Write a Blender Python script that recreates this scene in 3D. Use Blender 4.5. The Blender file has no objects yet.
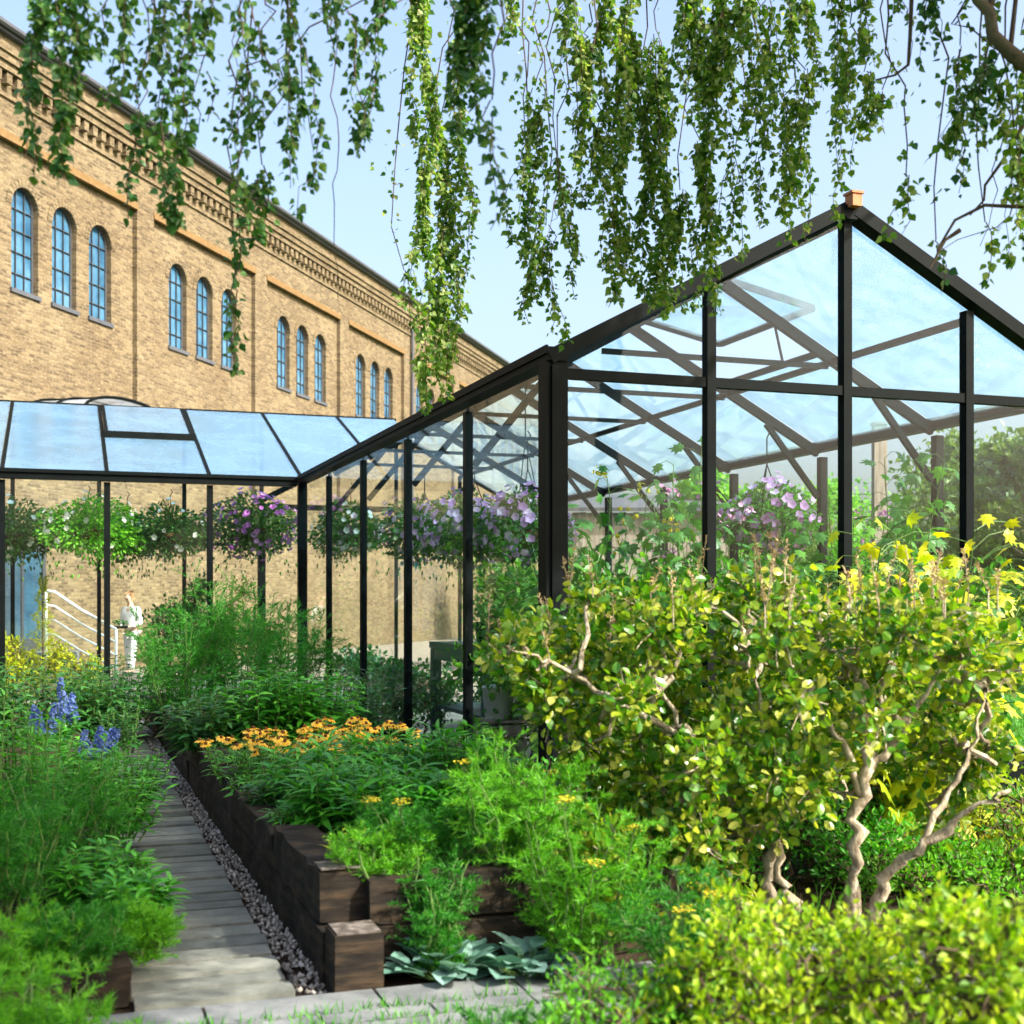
import bpy, bmesh, math, random
import numpy as np
from mathutils import Vector
R = math.radians
rng = np.random.default_rng(11)
random.seed(11)
S = bpy.context.scene
COL = S.collection
F_PX, HZ, EYE = 1288.0, 600.0, 1.6

# ------------------------------------------------------------------ layout helpers
GX, GY = 0.303, 9.51                        # near left corner of the gabled greenhouse
EU = np.array([0.944, 0.33]); ES = np.array([-0.33, 0.944])
def L(u, s, z=0.0):                          # greenhouse axes: u along the gable, s along the side wall
    return np.array([GX + EU[0]*u + ES[0]*s, GY + EU[1]*u + ES[1]*s, z])
def at(x, depth, z=0.0):                     # lay out a spot seen under picture column x, at its own depth
    return np.array([(x-512.0)/F_PX*depth, depth, z])
def zat(y, depth):
    return EYE + (HZ-y)/F_PX*depth
def nrm(a):
    return a/np.maximum(np.linalg.norm(a, axis=-1, keepdims=True), 1e-9)

# ------------------------------------------------------------------ mesh builder
class MB:
    def __init__(self): self.v = []; self.f = []; self.n = 0; self.mi = 0; self.ms = []
    def add(self, V, F):
        V = np.asarray(V, float).reshape(-1, 3)
        for arr in F:
            self.f.append(np.asarray(arr, np.int64) + self.n); self.ms.append(self.mi)
        self.v.append(V); self.n += len(V)
    def box(self, c, sx, sy, sz, ax=None):   # c centre; ax optional (3,3) rows = axes
        ax = np.eye(3) if ax is None else np.asarray(ax, float)
        V = [np.asarray(c, float) + ax[0]*sx/2*i + ax[1]*sy/2*j + ax[2]*sz/2*k
             for k in (-1, 1) for j in (-1, 1) for i in (-1, 1)]
        self.add(V, [[[0,2,3,1],[4,5,7,6],[0,1,5,4],[2,6,7,3],[0,4,6,2],[1,3,7,5]]])
    def beam(self, a, b, w, h, up=(0,0,1)):
        a = np.asarray(a, float); b = np.asarray(b, float)
        d = b-a; ln = np.linalg.norm(d); d = d/ln; up = np.asarray(up, float)
        s = np.cross(d, up); s = s/np.linalg.norm(s); t = np.cross(s, d)
        self.box((a+b)/2, ln, w, h, [d, s, t])
    def slab(self, pts, t):                  # a planar polygon with thickness t along its normal
        P = np.asarray(pts, float); n = np.cross(P[1]-P[0], P[2]-P[0]); n = n/np.linalg.norm(n)
        k = len(P); V = np.vstack([P - n*t/2, P + n*t/2])
        self.add(V, [[list(range(k))[::-1]], [list(range(k, 2*k))],
                     [[i, (i+1) % k, k+(i+1) % k, k+i] for i in range(k)]])
    def tube(self, pts, rad, n=6, cap=True):
        P = np.asarray(pts, float); m = len(P)
        rad = np.full(m, rad) if np.isscalar(rad) else np.asarray(rad, float)
        T = np.gradient(P, axis=0); T = nrm(T)
        ref = np.array([0.31, 0.87, 0.39]); 
        if abs(np.dot(nrm(T.mean(0)), ref)) > .9: ref = np.array([1.0, 0, 0])
        X = nrm(np.cross(T, ref)); Y = np.cross(T, X)
        a = np.arange(n)*2*math.pi/n
        V = (P[:,None,:] + rad[:,None,None]*(np.cos(a)[None,:,None]*X[:,None,:] + np.sin(a)[None,:,None]*Y[:,None,:])).reshape(-1, 3)
        i = np.arange(m-1)[:,None]*n; j = np.arange(n)[None,:]; j2 = (j+1) % n
        Q = np.stack([i+j, i+j2, i+n+j2, i+n+j], -1).reshape(-1, 4)
        F = [Q]
        if cap: F += [[list(range(n))[::-1]], [list(range((m-1)*n, m*n))]]
        self.add(V, F)
    def lathe(self, prof, c=(0,0,0), n=16):
        prof = np.asarray(prof, float); a = np.arange(n)*2*math.pi/n; m = len(prof)
        V = np.stack([prof[:,0][:,None]*np.cos(a), prof[:,0][:,None]*np.sin(a), np.repeat(prof[:,1][:,None], n, 1)], -1).reshape(-1, 3)
        i = np.arange(m-1)[:,None]*n; j = np.arange(n)[None,:]; j2 = (j+1) % n
        self.add(V+np.asarray(c, float), [np.stack([i+j, i+j2, i+n+j2, i+n+j], -1).reshape(-1, 4)])
    def build(self, name, mat, parent=None, smooth=False, local=False):
        V = np.vstack(self.v) if self.v else np.zeros((0, 3))
        if parent is not None and not local: V = V - np.array(parent.location)
        me = bpy.data.meshes.new(name)
        tot = [np.full(len(f), f.shape[1]) for f in self.f if len(f)]
        lt = np.concatenate(tot); li = np.concatenate([f.ravel() for f in self.f if len(f)])
        me.vertices.add(len(V)); me.vertices.foreach_set('co', V.ravel())
        me.loops.add(len(li)); me.loops.foreach_set('vertex_index', li.astype(np.int32))
        me.polygons.add(len(lt))
        me.polygons.foreach_set('loop_start', np.concatenate([[0], np.cumsum(lt)[:-1]]).astype(np.int32))
        me.polygons.foreach_set('use_smooth', np.full(len(lt), bool(smooth)))
        if isinstance(mat, (list, tuple)):
            me.polygons.foreach_set('material_index', np.concatenate([np.full(len(f), i) for f, i in zip(self.f, self.ms) if len(f)]).astype(np.int32))
        for mt in (mat if isinstance(mat, (list, tuple)) else [mat]): me.materials.append(mt)
        me.update(calc_edges=True)
        o = bpy.data.objects.new(name, me); COL.objects.link(o)
        if parent is not None: o.parent = parent
        return o

def thing(name, label, cat, loc=(0,0,0), group=None, rz=0.0):
    o = bpy.data.objects.new(name, None); COL.objects.link(o)
    o.empty_display_size = .2
    o.location = tuple(float(c) for c in loc); o.rotation_euler = (0, 0, rz)
    o['label'] = label; o['category'] = cat
    if group: o['group'] = group
    return o
def tag(o, label, cat, group=None):
    o['label'] = label; o['category'] = cat
    if group: o['group'] = group
    return o
def kind(o, k): o['kind'] = k; return o

# ------------------------------------------------------------------ materials
def newmat(name):
    m = bpy.data.materials.new(name); m.use_nodes = True
    nt = m.node_tree
    for n in list(nt.nodes): nt.nodes.remove(n)
    return m, nt, nt.nodes.new('ShaderNodeOutputMaterial')
def N(nt, t, **kw):
    n = nt.nodes.new(t)
    for k, v in kw.items():
        if k.startswith('i_'): n.inputs[k[2:].replace('_', ' ')].default_value = v
        else: setattr(n, k, v)
    return n
def ramp(nt, cols):
    r = N(nt, 'ShaderNodeValToRGB'); e = r.color_ramp.elements
    while len(e) < len(cols): e.new(0.5)
    for el, (p, c) in zip(e, cols): el.position = p; el.color = (*c, 1)
    return r
def simple(name, cols, scale=6.0, rough=.6, spec=.4, bump=.1, metal=0.0, stretch=(1,1,1), detail=6):
    m, nt, out = newmat(name)
    tc = N(nt, 'ShaderNodeTexCoord'); mp = N(nt, 'ShaderNodeMapping'); mp.inputs['Scale'].default_value = stretch
    nz = N(nt, 'ShaderNodeTexNoise', i_Scale=scale, i_Detail=detail, i_Roughness=.62)
    nt.links.new(tc.outputs['Object'], mp.inputs[0]); nt.links.new(mp.outputs[0], nz.inputs['Vector'])
    r = ramp(nt, [(.3 + .4*i/max(1, len(cols)-1), c) for i, c in enumerate(cols)])
    nt.links.new(nz.outputs['Fac'], r.inputs[0])
    p = N(nt, 'ShaderNodeBsdfPrincipled', i_Roughness=rough, i_Metallic=metal); p.inputs['Specular IOR Level'].default_value = spec
    nt.links.new(r.outputs[0], p.inputs['Base Color'])
    if bump:
        b = N(nt, 'ShaderNodeBump', i_Strength=bump, i_Distance=.02)
        nt.links.new(nz.outputs['Fac'], b.inputs['Height']); nt.links.new(b.outputs[0], p.inputs['Normal'])
    nt.links.new(p.outputs[0], out.inputs[0])
    return m
def leafmat(name, cols, tcol=None, tfac=.35, rough=.42, spec=.35):
    m, nt, out = newmat(name)
    g = N(nt, 'ShaderNodeNewGeometry')
    r = ramp(nt, [(i/max(1, len(cols)-1), c) for i, c in enumerate(cols)])
    nt.links.new(g.outputs['Random Per Island'], r.inputs[0])
    p = N(nt, 'ShaderNodeBsdfPrincipled', i_Roughness=rough); p.inputs['Specular IOR Level'].default_value = spec
    nt.links.new(r.outputs[0], p.inputs['Base Color'])
    t = N(nt, 'ShaderNodeBsdfTranslucent')
    mx = N(nt, 'ShaderNodeMix', data_type='RGBA', blend_type='MULTIPLY'); mx.inputs[0].default_value = 1
    nt.links.new(r.outputs[0], mx.inputs[6]); mx.inputs[7].default_value = (*(tcol or (1.9, 1.7, .7)), 1)
    nt.links.new(mx.outputs[2], t.inputs['Color'])
    ms = N(nt, 'ShaderNodeMixShader'); ms.inputs[0].default_value = tfac
    nt.links.new(p.outputs[0], ms.inputs[1]); nt.links.new(t.outputs[0], ms.inputs[2])
    nt.links.new(ms.outputs[0], out.inputs[0])
    return m
def brickmat(name, c1, c2, mortar, blotch, bw=.235, rh=.077, mort=.011):
    m, nt, out = newmat(name)
    tc = N(nt, 'ShaderNodeTexCoord'); sp = N(nt, 'ShaderNodeSeparateXYZ'); cb = N(nt, 'ShaderNodeCombineXYZ')
    ad = N(nt, 'ShaderNodeMath', operation='ADD')
    nt.links.new(tc.outputs['Object'], sp.inputs[0]); nt.links.new(sp.outputs[0], ad.inputs[0]); nt.links.new(sp.outputs[1], ad.inputs[1])
    nt.links.new(ad.outputs[0], cb.inputs[0]); nt.links.new(sp.outputs[2], cb.inputs[1])
    b = N(nt, 'ShaderNodeTexBrick'); b.offset = .5
    for k, v in (('Scale', 1.0), ('Mortar Size', mort), ('Mortar Smooth', .2), ('Bias', 0.0), ('Brick Width', bw), ('Row Height', rh)): b.inputs[k].default_value = v
    b.inputs['Color1'].default_value = (*c1, 1); b.inputs['Color2'].default_value = (*c2, 1); b.inputs['Mortar'].default_value = (*mortar, 1)
    nt.links.new(cb.outputs[0], b.inputs['Vector'])
    n1 = N(nt, 'ShaderNodeTexNoise', i_Scale=.55, i_Detail=7, i_Roughness=.65); nt.links.new(tc.outputs['Object'], n1.inputs['Vector'])
    mx = N(nt, 'ShaderNodeMix', data_type='RGBA', blend_type='MULTIPLY')
    rr = ramp(nt, [(.32, (0, 0, 0)), (.68, (1, 1, 1))]); nt.links.new(n1.outputs['Fac'], rr.inputs[0])
    nt.links.new(rr.outputs[0], mx.inputs[0]); nt.links.new(b.outputs['Color'], mx.inputs[6]); mx.inputs[7].default_value = (*blotch, 1)
    # single pale bricks
    b2 = N(nt, 'ShaderNodeTexNoise', i_Scale=9.0, i_Detail=4, i_Roughness=.7)
    mp = N(nt, 'ShaderNodeMapping'); mp.inputs['Scale'].default_value = (1, 3, 1); nt.links.new(cb.outputs[0], mp.inputs[0]); nt.links.new(mp.outputs[0], b2.inputs['Vector'])
    r2 = ramp(nt, [(.50, (0, 0, 0)), (.64, (1, 1, 1))]); nt.links.new(b2.outputs['Fac'], r2.inputs[0])
    mx2 = N(nt, 'ShaderNodeMix', data_type='RGBA'); ml = N(nt, 'ShaderNodeMath', operation='MULTIPLY'); ml.inputs[1].default_value = .34
    nt.links.new(r2.outputs[0], ml.inputs[0]); nt.links.new(ml.outputs[0], mx2.inputs[0]); nt.links.new(mx.outputs[2], mx2.inputs[6]); mx2.inputs[7].default_value = (.35, .29, .195, 1)
    p = N(nt, 'ShaderNodeBsdfPrincipled', i_Roughness=.85); p.inputs['Specular IOR Level'].default_value = .2
    nt.links.new(mx2.outputs[2], p.inputs['Base Color'])
    bp = N(nt, 'ShaderNodeBump', i_Strength=.7, i_Distance=.012); bp.invert = True
    nt.links.new(b.outputs['Fac'], bp.inputs['Height']); nt.links.new(bp.outputs[0], p.inputs['Normal'])
    nt.links.new(p.outputs[0], out.inputs[0])
    return m
def glassmat(name, tint, dirt_haze_col, dirt_haze_lo, dirt_haze_hi, f0=.05, grough=.02, stretch=(1.2, 1.2, .35), gcol=(1, 1, 1), graze=1.0):
    m, nt, out = newmat(name)
    tr = N(nt, 'ShaderNodeBsdfTransparent'); tr.inputs[0].default_value = (*tint, 1)
    gl = N(nt, 'ShaderNodeBsdfGlossy', i_Roughness=grough); gl.inputs['Color'].default_value = (*gcol, 1)
    lw = N(nt, 'ShaderNodeLayerWeight'); lw.inputs['Blend'].default_value = .5
    pw = N(nt, 'ShaderNodeMath', operation='POWER'); pw.inputs[1].default_value = 5
    ma = N(nt, 'ShaderNodeMath', operation='MULTIPLY_ADD'); ma.inputs[1].default_value = (1-f0)*graze; ma.inputs[2].default_value = f0
    nt.links.new(lw.outputs['Facing'], pw.inputs[0]); nt.links.new(pw.outputs[0], ma.inputs[0])
    m1 = N(nt, 'ShaderNodeMixShader'); nt.links.new(ma.outputs[0], m1.inputs[0]); nt.links.new(tr.outputs[0], m1.inputs[1]); nt.links.new(gl.outputs[0], m1.inputs[2])
    tc = N(nt, 'ShaderNodeTexCoord'); mp = N(nt, 'ShaderNodeMapping'); mp.inputs['Scale'].default_value = stretch
    nz = N(nt, 'ShaderNodeTexNoise', i_Scale=1.7, i_Detail=9, i_Roughness=.68); nz.inputs['Distortion'].default_value = .5
    nt.links.new(tc.outputs['Object'], mp.inputs[0]); nt.links.new(mp.outputs[0], nz.inputs['Vector'])
    mr = N(nt, 'ShaderNodeMapRange'); mr.inputs[1].default_value = .38; mr.inputs[2].default_value = .72; mr.inputs[3].default_value = dirt_haze_lo; mr.inputs[4].default_value = dirt_haze_hi
    nt.links.new(nz.outputs['Fac'], mr.inputs[0])
    df = N(nt, 'ShaderNodeBsdfDiffuse'); df.inputs[0].default_value = (*dirt_haze_col, 1)  # layer holds pane dirt; on the wing roof a painted sky haze
    tl = N(nt, 'ShaderNodeBsdfTranslucent'); tl.inputs[0].default_value = (*dirt_haze_col, 1)
    md = N(nt, 'ShaderNodeMixShader'); md.inputs[0].default_value = .5
    nt.links.new(df.outputs[0], md.inputs[1]); nt.links.new(tl.outputs[0], md.inputs[2])
    m2 = N(nt, 'ShaderNodeMixShader'); nt.links.new(mr.outputs[0], m2.inputs[0]); nt.links.new(m1.outputs[0], m2.inputs[1]); nt.links.new(md.outputs[0], m2.inputs[2])
    nt.links.new(m2.outputs[0], out.inputs[0])
    return m

M = {}
M['frame'] = simple('dark_frame', [(.002, .0035, .0035), (.0045, .0065, .0065)], 5, .55, .06, .03)
M['cap'] = simple('terracotta_cap', [(.42, .15, .07), (.5, .2, .1)], 12, .8, .2)
M['glass'] = glassmat('wall_glass', (.965, .985, .975), (.75, .8, .8), .0, .004, f0=.012, graze=.4, stretch=(1, 1, .6))
M['gglass'] = glassmat('gable_glass', (.95, .975, .985), (.72, .82, .9), .0, .003, f0=.010, graze=.5, stretch=(1, 1, .8))
M['rglass'] = glassmat('roof_glass', (.68, .86, .95), (.74, .82, .88), .07, .20, stretch=(2.6, 2.6, 1.4))
M['wglass'] = glassmat('wing_roof_glass', (.60, .80, .92), (.26, .44, .62), .30, .54, f0=.09, grough=.16, stretch=(.7, .7, .7))  # blue layer colour stands in for sky reflected in the panes
M['brick'] = brickmat('yellow_brick', (.21, .164, .09), (.08, .059, .032), (.165, .134, .085), (.66, .60, .55))
M['brick2'] = brickmat('garden_brick', (.55, .38, .17), (.42, .27, .11), (.5, .4, .25), (.8, .72, .6))
M['orange'] = simple('orange_brick', [(.13, .078, .03), (.185, .118, .05)], 7, .85, .2)
M['roofdark'] = simple('dark_roofing', [(.05, .055, .065), (.08, .085, .095)], 4, .6, .3)
M['winglass'] = simple('window_glass', [(.015, .055, .11), (.04, .12, .20), (.08, .18, .28)], 1.6, .08, .4, .0)
M['winframe'] = simple('window_frame', [(.03, .035, .045), (.05, .055, .06)], 6, .5)
M['canopy'] = glassmat('canopy_sheet', (.75, .8, .85), (.6, .65, .7), .35, .6)
M['sleeper'] = simple('old_sleeper', [(.006, .005, .004), (.016, .012, .008), (.050, .033, .018)], 5, .85, .2, .6, stretch=(1.0, 1.0, 5))
M['sleepertop'] = simple('pale_sleeper_end', [(.03, .024, .018), (.10, .085, .07), (.24, .21, .19)], 22, .8, .2, .4)
M['plank'] = None
M['stone'] = simple('grey_paving', [(.075, .085, .085), (.15, .16, .16), (.21, .22, .215)], 5, .8, .25, .3)
M['pebble'] = leafmat('pebbles', [(.09, .08, .065), (.22, .20, .17), (.40, .37, .33)], tfac=0.0, rough=.8)
M['soil'] = simple('soil', [(.018, .012, .008), (.045, .03, .02)], 14, .95, .1, .9)
M['lawn'] = simple('lawn_ground', [(.03, .075, .015), (.06, .13, .02), (.09, .16, .03)], 3, .95, .1, .4)
M['floor'] = simple('greenhouse_floor', [(.16, .145, .12), (.30, .27, .22)], 4, .85, .2, .2)
M['white'] = simple('white_paint', [(.7, .7, .68), (.8, .8, .8)], 5, .5, .4, .03)
M['benchgreen'] = simple('green_bench_paint', [(.02, .05, .045), (.04, .08, .07)], 6, .5, .4, .05)
M['wood'] = simple('weathered_wood', [(.14, .11, .085), (.26, .215, .17), (.32, .28, .235)], 4, .85, .2, .4, stretch=(6, 6, .5))
M['bark'] = simple('pale_bark', [(.13, .10, .065), (.34, .28, .19), (.56, .50, .39)], 34, .9, .15, 1.0, stretch=(1, 1, .45))
M['birchbark'] = simple('birch_bark', [(.10, .075, .055), (.30, .26, .21), (.52, .50, .46)], 8, .85, .2, .5, stretch=(1, 1, 2.2))
M['limbbark'] = simple('limb_bark', [(.07, .05, .035), (.16, .12, .085), (.26, .21, .16)], 9, .9, .15, .5)
M['twig'] = simple('twig_bark', [(.06, .04, .026), (.12, .085, .055)], 10, .9, .15, .2)
M['stem'] = simple('green_stem', [(.05, .12, .02), (.10, .17, .04)], 10, .6, .3, .1)
M['birchleaf'] = leafmat('birch_sunlit_tone_leaf', [(0.035, 0.115, 0.016), (0.09, 0.2, 0.022), (0.18, 0.28, 0.04), (0.36, 0.39, 0.15)], (1.55, 1.65, .6), .46)  # same birch leaf, sunlight painted in as a paler yellow green
M['birchdark'] = leafmat('birch_shade_tone_leaf', [(0.018, 0.078, 0.016), (0.034, 0.125, 0.024), (0.07, 0.175, 0.034), (0.15, 0.235, 0.055)], (1.7, 1.6, .6), .3)  # same birch leaf, shade painted in as a darker green
M['shrubleaf'] = leafmat('shrub_leaf', [(0.025, 0.125, 0.01), (0.06, 0.185, 0.012), (0.11, 0.24, 0.014), (0.19, 0.3, 0.016), (0.31, 0.36, 0.02), (0.44, 0.43, 0.1)], (1.45, 1.65, .5), .4, .32, .5)
M['golden'] = leafmat('golden_leaf', [(0.24, 0.36, 0.01), (0.42, 0.48, 0.015), (0.54, 0.54, 0.03)], (1.5, 1.4, .4), .42)
M['goldmass'] = leafmat('gold_privet_leaf', [(0.07, 0.19, 0.006), (0.17, 0.32, 0.01), (0.29, 0.42, 0.012), (0.42, 0.49, 0.025)], (1.4, 1.5, .4), .4)
M['spike'] = leafmat('dry_spike', [(.30, .20, .09), (.44, .32, .16), (.5, .40, .2)], (1.2, 1, .7), .2, .8)
M['fern'] = leafmat('feathery_leaf', [(0.0127, 0.1185, 0.0101), (0.0319, 0.1897, 0.0151), (0.0638, 0.2688, 0.021)], (1.6, 1.7, .6), .4, .5)
M['fernlight'] = leafmat('light_feathery_leaf', [(0.0425, 0.2055, 0.0101), (0.1062, 0.3478, 0.0168), (0.1806, 0.4427, 0.0252)], (1.6, 1.6, .5), .4, .5)
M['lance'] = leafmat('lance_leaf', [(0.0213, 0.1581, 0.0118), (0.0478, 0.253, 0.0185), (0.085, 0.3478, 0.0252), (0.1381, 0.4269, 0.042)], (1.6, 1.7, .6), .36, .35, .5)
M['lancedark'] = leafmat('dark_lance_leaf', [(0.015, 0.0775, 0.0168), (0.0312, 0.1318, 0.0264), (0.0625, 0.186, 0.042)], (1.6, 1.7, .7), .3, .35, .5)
M['bigleaf'] = leafmat('big_leaf', [(0.025, 0.124, 0.0168), (0.05, 0.186, 0.024), (0.125, 0.31, 0.03)], (1.8, 1.8, .5), .4)
M['grass'] = leafmat('grass_blade', [(0.0319, 0.1581, 0.0126), (0.0638, 0.253, 0.0168), (0.1062, 0.3162, 0.0252)], (1.6, 1.6, .5), .35)
M['hosta'] = leafmat('hosta_leaf', [(0.084, 0.195, 0.143), (0.144, 0.273, 0.221), (0.228, 0.377, 0.325)], (1.2, 1.4, 1), .25, .45, .4)
M['baskgreen'] = leafmat('basket_leaf', [(0.015, 0.0697, 0.0144), (0.0375, 0.1318, 0.0216), (0.075, 0.2015, 0.03)], (1.7, 1.7, .6), .35)
M['treeleaf'] = leafmat('tree_leaf', [(0.036, 0.0975, 0.0168), (0.072, 0.156, 0.024), (0.132, 0.208, 0.042)], (1.7, 1.7, .6), .35)
M['purple'] = leafmat('purple_petal', [(.30, .09, .36), (.46, .18, .52), (.58, .34, .66)], (1.2, 1, 1.2), .35, .6, .2)
M['lilac'] = leafmat('lilac_petal', [(0.48, 0.25, 0.55), (0.62, 0.39, 0.64), (0.78, 0.6, 0.76)], (1.1, 1, 1.1), .35, .6, .2)
M['pinkish'] = leafmat('pink_petal', [(.55, .22, .40), (.66, .36, .54), (.75, .5, .66)], (1.1, 1, 1.1), .35, .6, .2)
M['whitefl'] = leafmat('white_petal', [(.6, .62, .55), (.78, .78, .72)], (1, 1, 1), .3, .6, .2)
M['yellowfl'] = leafmat('yellow_petal', [(0.72, 0.4, 0.03), (0.82, 0.52, 0.05), (0.85, 0.6, 0.12)], (1.1, 1, .5), .3, .6, .2)
M['umbel'] = leafmat('umbel_yellow', [(.50, .42, .02), (.66, .55, .05)], (1, 1, .4), .3, .6, .2)
M['bluefl'] = leafmat('blue_petal', [(.07, .13, .34), (.13, .21, .46), (.22, .31, .58)], (1, 1, 1.2), .3, .6, .2)
M['brownc'] = simple('flower_centre', [(.08, .035, .012), (.14, .07, .02)], 20, .9, .1)
M['coir'] = simple('coir_basket', [(.06, .035, .018), (.12, .07, .035)], 20, .95, .1, .6)
M['terracotta'] = simple('terracotta', [(.30, .13, .07), (.38, .18, .1)], 8, .85, .2)
M['skin'] = simple('skin', [(.55, .34, .25), (.6, .38, .28)], 9, .55, .3, .0)
M['cloth'] = simple('white_cloth', [(.70, .71, .73), (.82, .82, .83)], 9, .85, .2, .2)
M['hair'] = simple('light_brown_hair', [(.22, .12, .055), (.32, .18, .09)], 20, .6, .3, .3)
M['shoe'] = simple('dark_shoe', [(.03, .03, .03), (.05, .05, .05)], 9, .6)
def plankmat():
    m, nt, out = newmat('boardwalk_planks')
    tc = N(nt, 'ShaderNodeTexCoord'); g = N(nt, 'ShaderNodeNewGeometry')
    nz = N(nt, 'ShaderNodeTexNoise', i_Scale=7, i_Detail=7, i_Roughness=.65); nt.links.new(tc.outputs['Object'], nz.inputs['Vector'])
    r = ramp(nt, [(.3, (.085, .092, .085)), (.55, (.15, .16, .145)), (.75, (.22, .23, .21))]); nt.links.new(nz.outputs['Fac'], r.inputs[0])
    r2 = ramp(nt, [(0, (.5, .54, .52)), (1, (1.25, 1.22, 1.12))]); nt.links.new(g.outputs['Random Per Island'], r2.inputs[0])
    mx = N(nt, 'ShaderNodeMix', data_type='RGBA', blend_type='MULTIPLY'); mx.inputs[0].default_value = 1
    nt.links.new(r.outputs[0], mx.inputs[6]); nt.links.new(r2.outputs[0], mx.inputs[7])
    p = N(nt, 'ShaderNodeBsdfPrincipled', i_Roughness=.7); p.inputs['Specular IOR Level'].default_value = .35
    nt.links.new(mx.outputs[2], p.inputs['Base Color'])
    b = N(nt, 'ShaderNodeBump', i_Strength=.4, i_Distance=.01); nt.links.new(nz.outputs['Fac'], b.inputs['Height']); nt.links.new(b.outputs[0], p.inputs['Normal'])
    nt.links.new(p.outputs[0], out.inputs[0]); return m
M['plank'] = plankmat()

# ------------------------------------------------------------------ leaf templates (x width, y length, z normal)
def fan(n): return [[0, i, i+1] for i in range(1, n)]
T_DIA = (np.array([[0,0,0],[-.5,.42,.07],[0,1,-.10],[.5,.42,.07]]), [np.array([[0,3,2],[0,2,1]])])
T_RND = (np.array([[0,0,0],[.36,.2,.05],[.5,.5,.07],[.32,.82,.02],[0,1,-.08],[-.32,.82,.02],[-.5,.5,.07],[-.36,.2,.05],[0,.5,0]]),
         [np.array([[0,1,8],[1,2,8],[2,3,8],[3,4,8],[4,5,8],[5,6,8],[6,7,8],[7,0,8]])])
T_BIR = (np.array([[0,0,0],[.34,.14,.03],[.48,.34,.05],[.30,.62,.0],[0,1,-.12],[-.30,.62,.0],[-.48,.34,.05],[-.34,.14,.03],[0,.4,-.02]]),
         [np.array([[0,1,8],[1,2,8],[2,3,8],[3,4,8],[4,5,8],[5,6,8],[6,7,8],[7,0,8]])])
T_LAN = (np.array([[-.12,0,0],[.12,0,0],[-.42,.25,.03],[.42,.25,.03],[-.5,.5,-.03],[.5,.5,-.03],[-.3,.78,-.16],[.3,.78,-.16],[0,1,-.32]]),
         [np.array([[0,1,3,2],[2,3,5,4],[4,5,7,6]]), np.array([[6,7,8]])])
T_BLADE = (np.array([[-.5,0,0],[.5,0,0],[-.4,.5,-.04],[.4,.5,-.04],[0,1,-.22]]), [np.array([[0,1,3,2]]), np.array([[2,3,4]])])
_pl = []
for a, r in [(-90,.12),(-40,.42),(-12,.30),(15,.62),(40,.38),(62,.72),(75,.5),(90,1.0),(105,.5),(118,.72),(140,.38),(165,.62),(192,.30),(220,.42)]:
    _pl.append([r*math.cos(R(a))*.75, .25+r*math.sin(R(a))*.75 if a != -90 else 0, -.10*r*r])
T_PALM = (np.array([[0,.25,.05]]+_pl), [np.array([[0,i,i % 14+1] for i in range(1, 15)])])
_fl = [[.5*math.cos(R(36*i))*(1 if i % 2 == 0 else .82), .5*math.sin(R(36*i))*(1 if i % 2 == 0 else .82), .0] for i in range(10)]
T_FLW = (np.array([[0,0,-.16]]+_fl), [np.array([[0,i,i % 10+1] for i in range(1, 11)])])
T_TRI = (np.array([[-.5,0,0],[.5,0,0],[0,1,-.06]]), [np.array([[0,1,2]])])

def put(mb, P, Y, Z, ln, wd, T):
    P = np.asarray(P, float); n = len(P)
    if n == 0: return
    Y = nrm(np.asarray(Y, float)); X = nrm(np.cross(Y, np.asarray(Z, float)+1e-6)); Z = np.cross(X, Y)
    ln = np.broadcast_to(ln, (n,)); wd = np.broadcast_to(wd, (n,))
    t, F = T; k = len(t)
    V = (P[:,None,:] + X[:,None,:]*(t[None,:,0:1]*wd[:,None,None]) + Y[:,None,:]*(t[None,:,1:2]*ln[:,None,None]) + Z[:,None,:]*(t[None,:,2:3]*ln[:,None,None])).reshape(-1, 3)
    off = (np.arange(n)*k)
    mb.add(V, [(f[None,:,:] + off[:,None,None]).reshape(-1, f.shape[1]) for f in F])
def rdir(n):
    v = rng.normal(size=(n, 3)); return nrm(v)
def U(a, b, n=None): return rng.uniform(a, b, n)
def inball(n, p=2.2):
    return rdir(n)*(rng.random(n)**(1/p))[:,None]
def wobble(a, b, n, amp):
    t = np.linspace(0, 1, n)[:,None]; p = np.asarray(a)*(1-t)+np.asarray(b)*t
    w = np.cumsum(rng.normal(size=(n, 3)), 0)*amp/math.sqrt(n); w -= w[0] + t*(w[-1]-w[0]); return p+w

# ------------------------------------------------------------------ ground, paths
def sheet(name, pts, mat, z):
    m = MB(); m.add([[p[0], p[1], z] for p in pts], [[list(range(len(pts)))]]); return kind(m.build(name, mat), 'structure')
sheet('ground', [(-400,-60),(400,-60),(400,700),(-400,700)], M['lawn'], -.012)
sheet('bed_soil', [L(-8,-7.5), L(6.2,-7.5), L(6.2,-.3), L(-.05,-.3), L(-.05,10.4), L(-8,10.4)], M['soil'], -.006)
sheet('greenhouse_floor', [L(.05,.05), L(4.97,.05), L(4.97,14.65), L(-5.15,14.65), L(-5.15,10.55), L(.05,10.55)], M['floor'], .0)
sheet('yard_paving', [L(-16,14.9), L(4.6,14.9), (1.0,27.5), (1.0,80), (-20,80)], M['floor'], -.004)
PU0, PU1 = -3.16, -2.54
m = MB(); s = -3.72; zax = np.array([0, 0, 1.0])
EU3 = np.array([*EU, 0]); ES3 = np.array([*ES, 0])
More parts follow.
